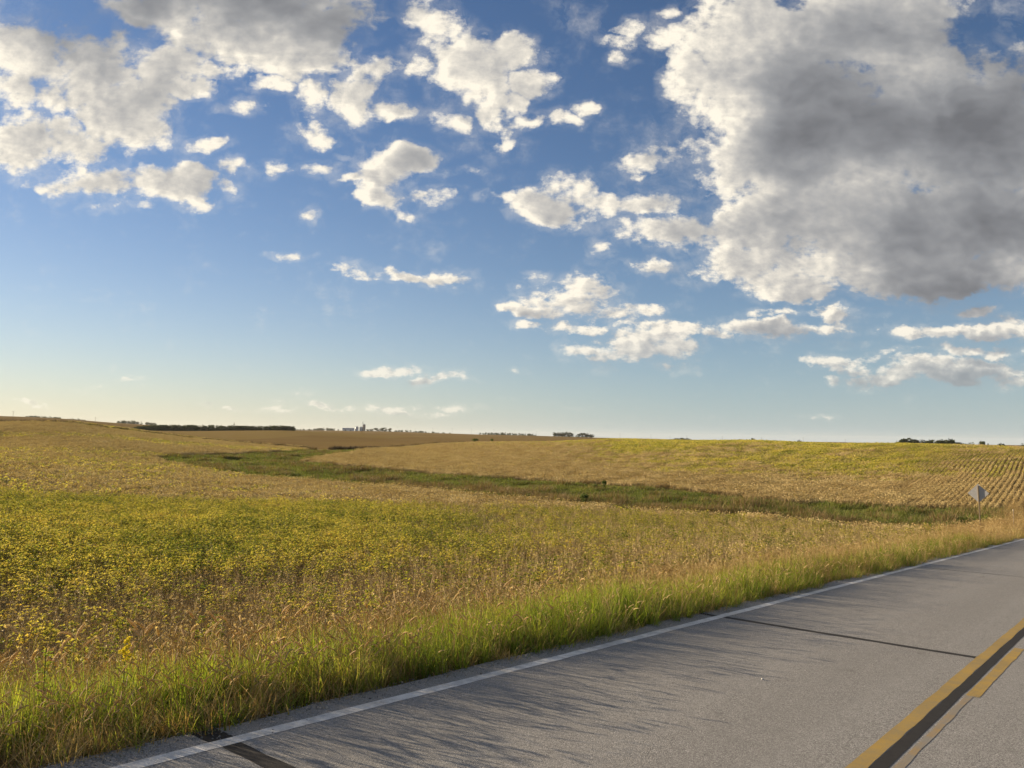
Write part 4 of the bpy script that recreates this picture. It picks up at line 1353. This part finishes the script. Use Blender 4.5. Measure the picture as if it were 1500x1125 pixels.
def bush(px, base_py, r_, w_px, h_px, label):
    d = pixel_dir(px, base_py); x, y = d.x * r_, d.y * r_
    gz = float(ground_z(x, y)); k = r_ / 1150
    root = thing('bush', (x, y, gz), label, 'bush', rz=rng.random() * 6.28)
    o = child('foliage', BUSH[rng.integers(3)], root)
    h = pixel_dir(px, base_py - h_px).z * r_ - gz
    o.scale = (w_px * k / .74, w_px * k / .74, h)
    t = child('stem', TRUNKS[rng.integers(3)], root); t.scale = (h * .6, h * .6, h * .8)


bush(432.5, 677, 131, 9, 5, 'dark green bush at the left of the waterway, where the tan crop begins')
bush(856, 731, 68, 12, 10, 'round green bush near the edge of the crop in the waterway')
bush(773, 726, 71, 8, 6, 'low dark bush left of the round green bush')
bush(874, 708, 87, 9, 4, 'low dark bush on the far bank of the waterway')
bush(885, 707, 88, 7, 5, 'taller dark bush on the far bank, beside the low one')
bush(696, 644.5, 270, 9, 3.0, 'dark bush with a trailing side in the crop on the far slope')
bush(720.5, 644, 272, 6, 2.6, 'small dark bush alone in the crop on the far slope')


# ---- the farm on the skyline
def lathe(name, prof, mat, seg=24):
    V = []; F = []
    for r_, z in prof:
        for k in range(seg):
            a = 2 * math.pi * k / seg; V.append((math.cos(a) * r_, math.sin(a) * r_, z))
    for i in range(len(prof) - 1):
        for k in range(seg):
            k2 = (k + 1) % seg; F.append((i * seg + k, i * seg + k2, (i + 1) * seg + k2, (i + 1) * seg + k))
    F.append(tuple(range((len(prof) - 1) * seg, len(prof) * seg)))
    me = bpy.data.meshes.new(name); me.from_pydata(V, [], F); me.materials.append(mat); me.update()
    return me


def build_farm():
    r_ = 1985.0; m_px = r_ / 1165.0
    tin = simple_mat('bin_steel', (0.42, 0.44, 0.45), .5, .55, .4, .6)
    conc = simple_mat('silo_concrete', (0.27, 0.25, 0.22), .9, nscale=.5)
    white = simple_mat('barn_white', (0.72, 0.71, 0.67), .7)
    roof = simple_mat('barn_roof', (0.30, 0.31, 0.32), .6, .2)
    dark = simple_mat('door_dark', (.12, .11, .10), .7)

    def spot(px, top):
        d = pixel_dir(px, top); x, y = d.x * r_, d.y * r_; gz = float(ground_z(x, y))
        return (x, y, gz), d.z * r_ - gz
    for px, top, w, lb in ((522.9, 624.2, 4.9, 'dark steel grain bin with conical roof, next to the white barn'), (529, 624.6, 4.6, 'pale steel grain bin with conical roof, next to the tall silo')):
        loc, h = spot(px, top); rad = w * m_px / 2
        root = thing('grain_bin', loc, lb, 'grain bin', 'grain bins of the farm')
        prof = []
        n = 8
        for i in range(n):                     # ringed sheets
            z = (h * .76) * i / n; prof += [(rad, z), (rad * .985, z + h * .76 / n * .96)]
        child('bin_wall', lathe('bin_wall', prof + [(rad, h * .76)], tin), root)
        child('bin_roof', lathe('bin_roof', [(rad * 1.04, h * .757), (rad * .16, h * .97), (rad * .14, h)], tin), root)
        child('bin_door', box_mesh('bin_door', .12, 1.0, 2.0, dark, .5), root, (-rad * .7, -rad * .74, 0), (0, 0, R(46)))
    loc, h = spot(533.6, 621.5); rad = 3.9 * m_px / 2
    root = thing('silo', loc, 'tall dark round silo, highest building of the farm', 'silo')
    child('silo_wall', lathe('silo_wall', [(rad, 0)] + [(rad * (1.0 if i % 2 else .98), h * .95 * i / 14) for i in range(1, 15)], conc), root)
    child('silo_roof', lathe('silo_roof', [(rad * 1.03, h * .948), (rad * .8, h * .985), (rad * .2, h)], tin), root)
    loc, h = spot(531.6, 618.3)
    root = thing('grain_elevator', loc, 'thin grain elevator leg rising above the silo', 'grain elevator')
    child('elevator_leg', box_mesh('elevator_leg', .9, .7, h - 1.5, tin), root)
    child('elevator_head', box_mesh('elevator_head', 1.6, 1.2, 1.8, tin, h - 1.8), root)
    P_ = Plant(); P_.tube([(0.3, 0, h - 1.6), (2.2, .4, h * .72), (3.0, .5, h * .62)], .22, .22, .5, 0, 6)
    child('spout', P_.mesh('spout', [tin]), root)
    # long barn
    loc, h = spot(510.3, 626.9); L = 17.0 * m_px; D = 12.0
    az = math.atan2(loc[0], loc[1])
    root = thing('barn', loc, 'long low white barn with a grey roof beside the grain bins', 'barn', rz=-az)
    wh = h * .46
    child('wall', box_mesh('wall', L, D, wh, white), root)
    V = [(-L / 2 - .4, -D / 2 - .5, wh + .01), (L / 2 + .4, -D / 2 - .5, wh + .01), (L / 2 + .4, 0, h), (-L / 2 - .4, 0, h), (-L / 2 - .4, D / 2 + .5, wh + .01), (L / 2 + .4, D / 2 + .5, wh + .01)]
    me = bpy.data.meshes.new('roof'); me.from_pydata(V, [], [(0, 1, 2, 3), (3, 2, 5, 4), (0, 3, 4), (1, 5, 2), (0, 4, 5, 1)]); me.materials.append(roof); me.update()
    child('roof', me, root)
    for q in (-.25, .2): child('door', box_mesh('door', 3.2, .12, wh * .8, dark), root, (L * q, -D / 2 - .03, 0))


build_farm()


# ---- utility poles along the skyline
def build_poles():
    wood_m = simple_mat('pole_wood', (0.085, 0.070, 0.055), .9, nscale=2)
    glass = simple_mat('insulator', (.35, .38, .38), .3)
    proto = None
    gsk = 'utility poles along the skyline'
    spots = ((19.5, 602.3, 900, 'utility pole on the hill at the far left edge'), (139.8, 610.8, 1000, 'utility pole above the left crest, in a gap between the hazy woods'),
             (582.5, 625.2, 2000, None), (608, 628, 2100, None), (634, 626.6, 2000, None), (662.5, 627.0, 2000, None), (690.5, 627.6, 2000, None), (723.5, 628.4, 2000, None), (754, 629.2, 2000, None), (785.5, 631.4, 2000, None),
             (864, 631.8, 1750, 'utility pole rising behind the right part of the two-part grove'), (908.3, 634.4, 1500, 'utility pole on the skyline just right of the two-part grove'), (953.5, 636, 1500, 'utility pole half way between the two-part grove and the low grove'),
             (981.5, 638.5, 1400, 'utility pole at the left end of the low grove'), (1006, 637.4, 1400, 'utility pole standing in the low grove behind the crest'), (1058, 638.6, 1350, 'utility pole at the left end of the thin line of trees'),
             (1115.3, 640.0, 1350, 'utility pole right of the thin line of trees'), (1176.3, 640.7, 1250, 'utility pole beside the single small bushy tree'), (1238, 643, 1250, 'utility pole between the single bushy tree and the long grove'))
    row = 0
    for px, top, r_, lb in spots:
        if lb is None:
            lb = 'utility pole, %s from the left in the faint row right of the farmstead' % ORD[row]; row += 1
        d = pixel_dir(px, top); x, y = d.x * r_, d.y * r_; gz = float(ground_z(x, y)); h = d.z * r_ - gz
        if proto is None:
            root = thing('utility_pole', (x, y, gz), lb, 'utility pole', gsk)
            P_ = Plant(); P_.tube([(0, 0, -.02), (0, 0, .5), (0, 0, 1)], .016, .011, 0, 0, 8)
            child('pole', P_.mesh('pole', [wood_m]), root)
            child('crossarm', box_mesh('crossarm', .20, .013, .016, wood_m, .93), root)
            ins = lathe('insulator', [(.006, 0), (.008, .008), (.003, .02)], glass, 8)
            for q in (-.09, -.045, .09): child('insulator', ins, root, (q, 0, .946))
            proto = root
        else:
            root = copy_tree(proto)
            root['label'] = lb
        root.location = (x, y, gz); root.scale = (9.5, 9.5, h); root.rotation_euler = (0, 0, R(35))


build_poles()


# ---- plants at the roadside that can be told apart
def road_point(s, t, lift=0.0):
    x = s * UH[0] + t * VH[0]; y = s * UH[1] + t * VH[1]
    return (x, y, float(ground_z(x, y)) + lift)


def build_foxtails():
    fm = [M_GRASS, M_HEAD, M_GRASSDRY]
    protos = []
    for v in range(6):
        dry = v >= 3
        root = bpy.data.objects.new('foxtail_grass', None); C.objects.link(root)
        L = rng.uniform(.52, .72); a = rng.random() * 6.283; h = np.array([math.cos(a), math.sin(a), 0])
        st = Plant()
        p = [np.zeros(3), UP * L * .5 + h * .02, UP * L * .85 + h * .07, UP * L + h * .12]
        st.tube(p, .0022, .0013, .7, 2 if dry else 0, 4)
        child('stem', st.mesh('stem', fm), root)
        hd = Plant()
        hl = rng.uniform(.10, .15); bend = rng.uniform(.5, 1.5)
        ang = .45; q = p[-1].copy(); n = 7; path = [q.copy()]
        for i in range(n):
            ang += bend / n
            q = q + (h * math.sin(ang) + UP * math.cos(ang)) * hl / n; path.append(q.copy())
        prof = [.003, .007, .0095, .010, .0095, .008, .006, .002]
        for i in range(n):
            hd.tube([path[i], path[i + 1]], prof[i], prof[i + 1], rng.uniform(.3, .6), 1, 6)
        for k in range(130):                                       # bristles
            i = rng.integers(n); f = rng.random()
            c = path[i] * (1 - f) + path[i + 1] * f; d = rnd_dir(-1, 1); ax = path[i + 1] - path[i]; ax /= np.linalg.norm(ax)
            d = d - ax * (d @ ax); d /= np.linalg.norm(d) + 1e-9
            d = d * .8 + ax * .6; sd_ = np.cross(d, ax) * .0014
            hd.add([c - sd_, c + sd_, c + d * rng.uniform(.015, .023)], [(0, 1, 2)], rng.uniform(.6, 1), 1)
        child('seed_head', hd.mesh('seed_head', fm), root)
        for k in range(3):
            lf = Plant(); lf.blade(p[1] * rng.uniform(.1, .8), rng.random() * 6.283, rng.uniform(.2, .32), .008, .4, 1.4, rng.uniform(.2, .9), 2 if dry else 0, 4)
            child('leaf', lf.mesh('leaf', fm), root)
        protos.append(root)
    n = 0; used = [False] * 6
    while n < 300:
        s = rng.uniform(.8, 12) if rng.random() < .5 else rng.uniform(.8, 5.5)
        front = rng.random() < .62
        t = T_EDGE + (.12 + .75 * rng.random() if front else .9 + 1.7 * rng.random())
        pch = fnoise(s, t, 1.6, 77)
        if rng.random() > smooth01(pch, .34, .62): continue
        x, y, z = road_point(s, t)
        if abs(math.degrees(math.atan2(x, y))) > 37: continue
        near_edge = front
        v = int(rng.integers(3, 6) if rng.random() < (.8 if near_edge else .4) else rng.integers(0, 3))
        if not used[v]: o = protos[v]; used[v] = True
        else: o = copy_tree(protos[v])
        k = rng.uniform(.55, 1.0) * (.74 + .42 * (t - T_EDGE)) if near_edge else rng.uniform(.95, 1.2)
        o.location = (x, y, z - .01); o.scale = (k, k, k)
        o.rotation_euler = (rng.normal(0, .10), rng.normal(0, .10), rng.random() * 6.283)
        tag(o, 'foxtail grass stalk with a nodding tan seed head in the roadside verge', 'grass stalk', 'foxtail stalks along the road edge', kind='thing')
        n += 1


def build_goldenrod():
    M_FLOWER = leaf_mat('goldenrod_flower', [(0, (.56, .46, .03)), (1, (.74, .64, .06))], .3)
    d = pixel_dir(180, 962); r_ = 6.9; x, y = d.x * r_, d.y * r_; gz = float(ground_z(x, y))
    top = pixel_dir(182, 936).z * r_
    root = thing('goldenrod', (x, y, gz), 'bright yellow goldenrod in flower among the tall roadside grass', 'flower')
    h = top - gz
    st = Plant(); st.tube([(0, 0, 0), (.01, .01, h * .5), (0.02, 0, h)], .005, .002, .4, 0, 5)
    child('stem', st.mesh('stem', [M_STEM]), root)
    for k in range(22):
        lf = Plant(); f = rng.uniform(.2, .8); lf.leaflet(np.array([.01, .005, h * f]), rnd_dir(-.1, .6), UP, .08, .014, rng.random())
        child('leaf', lf.mesh('leaf', [M_GRASS]), root)
    for k in range(9):
        fl = Plant(); f = rng.uniform(.74, 1.0); a = rng.random() * 6.283
        e = np.array([math.cos(a), math.sin(a), .35]) * rng.uniform(.06, .15) * (1.3 - f)
        b = np.array([.015, 0, h * f]); pts = [b, b + e * .6 + UP * .02, b + e]
        fl.tube(pts, .0015, .001, .5, 0, 3)
        for q in range(70):
            g_ = rng.random(); c = b + e * g_ + rnd_dir(-.3, 1) * .014
            fl.leaflet(c, rnd_dir(-.5, 1), UP + rnd_dir(-1, 1), .012, .010, rng.random())
        child('flower_plume', fl.mesh('flower_plume', [M_FLOWER]), root)
    # a leafy green weed to its left
    d = pixel_dir(62, 975); r_ = 7.0; x, y = d.x * r_, d.y * r_; gz = float(ground_z(x, y)); h = pixel_dir(58, 950).z * r_ - gz
    root = thing('weed', (x, y, gz), 'tall leafy green weed standing above the grass left of the goldenrod', 'weed')
    st = Plant(); st.tube([(0, 0, 0), (.02, 0, h * .6), (.01, .02, h)], .006, .003, .5, 0, 5); child('stem', st.mesh('stem', [M_STEM]), root)
    for k in range(26):
        lf = Plant(); f = rng.uniform(.3, 1.0); b = np.array([.01, .01, h * f]); dd = rnd_dir(.0, .6)
        lf.leaflet(b, dd, UP, .10 * (1.15 - .5 * f), .028, rng.uniform(.2, .7)); child('leaf', lf.mesh('leaf', [M_GRASS]), root)


def build_pebble():
    bm = bmesh.new(); bmesh.ops.create_icosphere(bm, subdivisions=2, radius=1.0)
    for v in bm.verts:
        v.co *= 1 + .18 * math.sin(v.co.x * 3 + 1) * math.cos(v.co.y * 4) + rng.normal(0, .04)
        v.co.x *= .014; v.co.y *= .012; v.co.z *= .010
    me = bpy.data.meshes.new('pebble'); bm.to_mesh(me); bm.free()
    me.materials.append(simple_mat('pebble_stone', (.62, .60, .55), .8, nscale=60))
    o = bpy.data.objects.new('pebble', me); C.objects.link(o)
    s, t = 7.79, 3.16
    o.location = (s * UH[0] + t * VH[0], s * UH[1] + t * VH[1], float(road_z(s, t)) + .007)
    tag(o, 'small white pebble lying in the middle of the road lane', 'pebble')


build_foxtails()
build_goldenrod()
build_pebble()


# ------------------------------------------------------------------ air: faint evening haze over the whole land
def build_haze():
    zs = [v.co.z for v in terrain.data.vertices]
    z0 = min(zs) - 1.0; z1 = 62.0; h = 9400.0
    me = bpy.data.meshes.new('haze')
    bm = bmesh.new(); bmesh.ops.create_cube(bm, size=1.0)
    bmesh.ops.scale(bm, vec=(2 * h, 2 * h, z1 - z0), verts=bm.verts); bmesh.ops.translate(bm, vec=(0, 0, (z0 + z1) / 2), verts=bm.verts)
    bm.to_mesh(me); bm.free()
    m, N, out = new_mat('evening_haze')
    v = N.new('ShaderNodeVolumePrincipled'); v.inputs['Color'].default_value = (.93, .93, .92, 1); v.inputs['Density'].default_value = HAZE_DENSITY
    v.inputs['Anisotropy'].default_value = .1
    N.l.new(v.outputs[0], out.inputs['Volume'])
    me.materials.append(m)
    o = bpy.data.objects.new('haze', me); C.objects.link(o)
    tag(o, 'thin evening haze lying over the fields', 'haze', kind='stuff')


HAZE_DENSITY = 0.000035
build_haze()
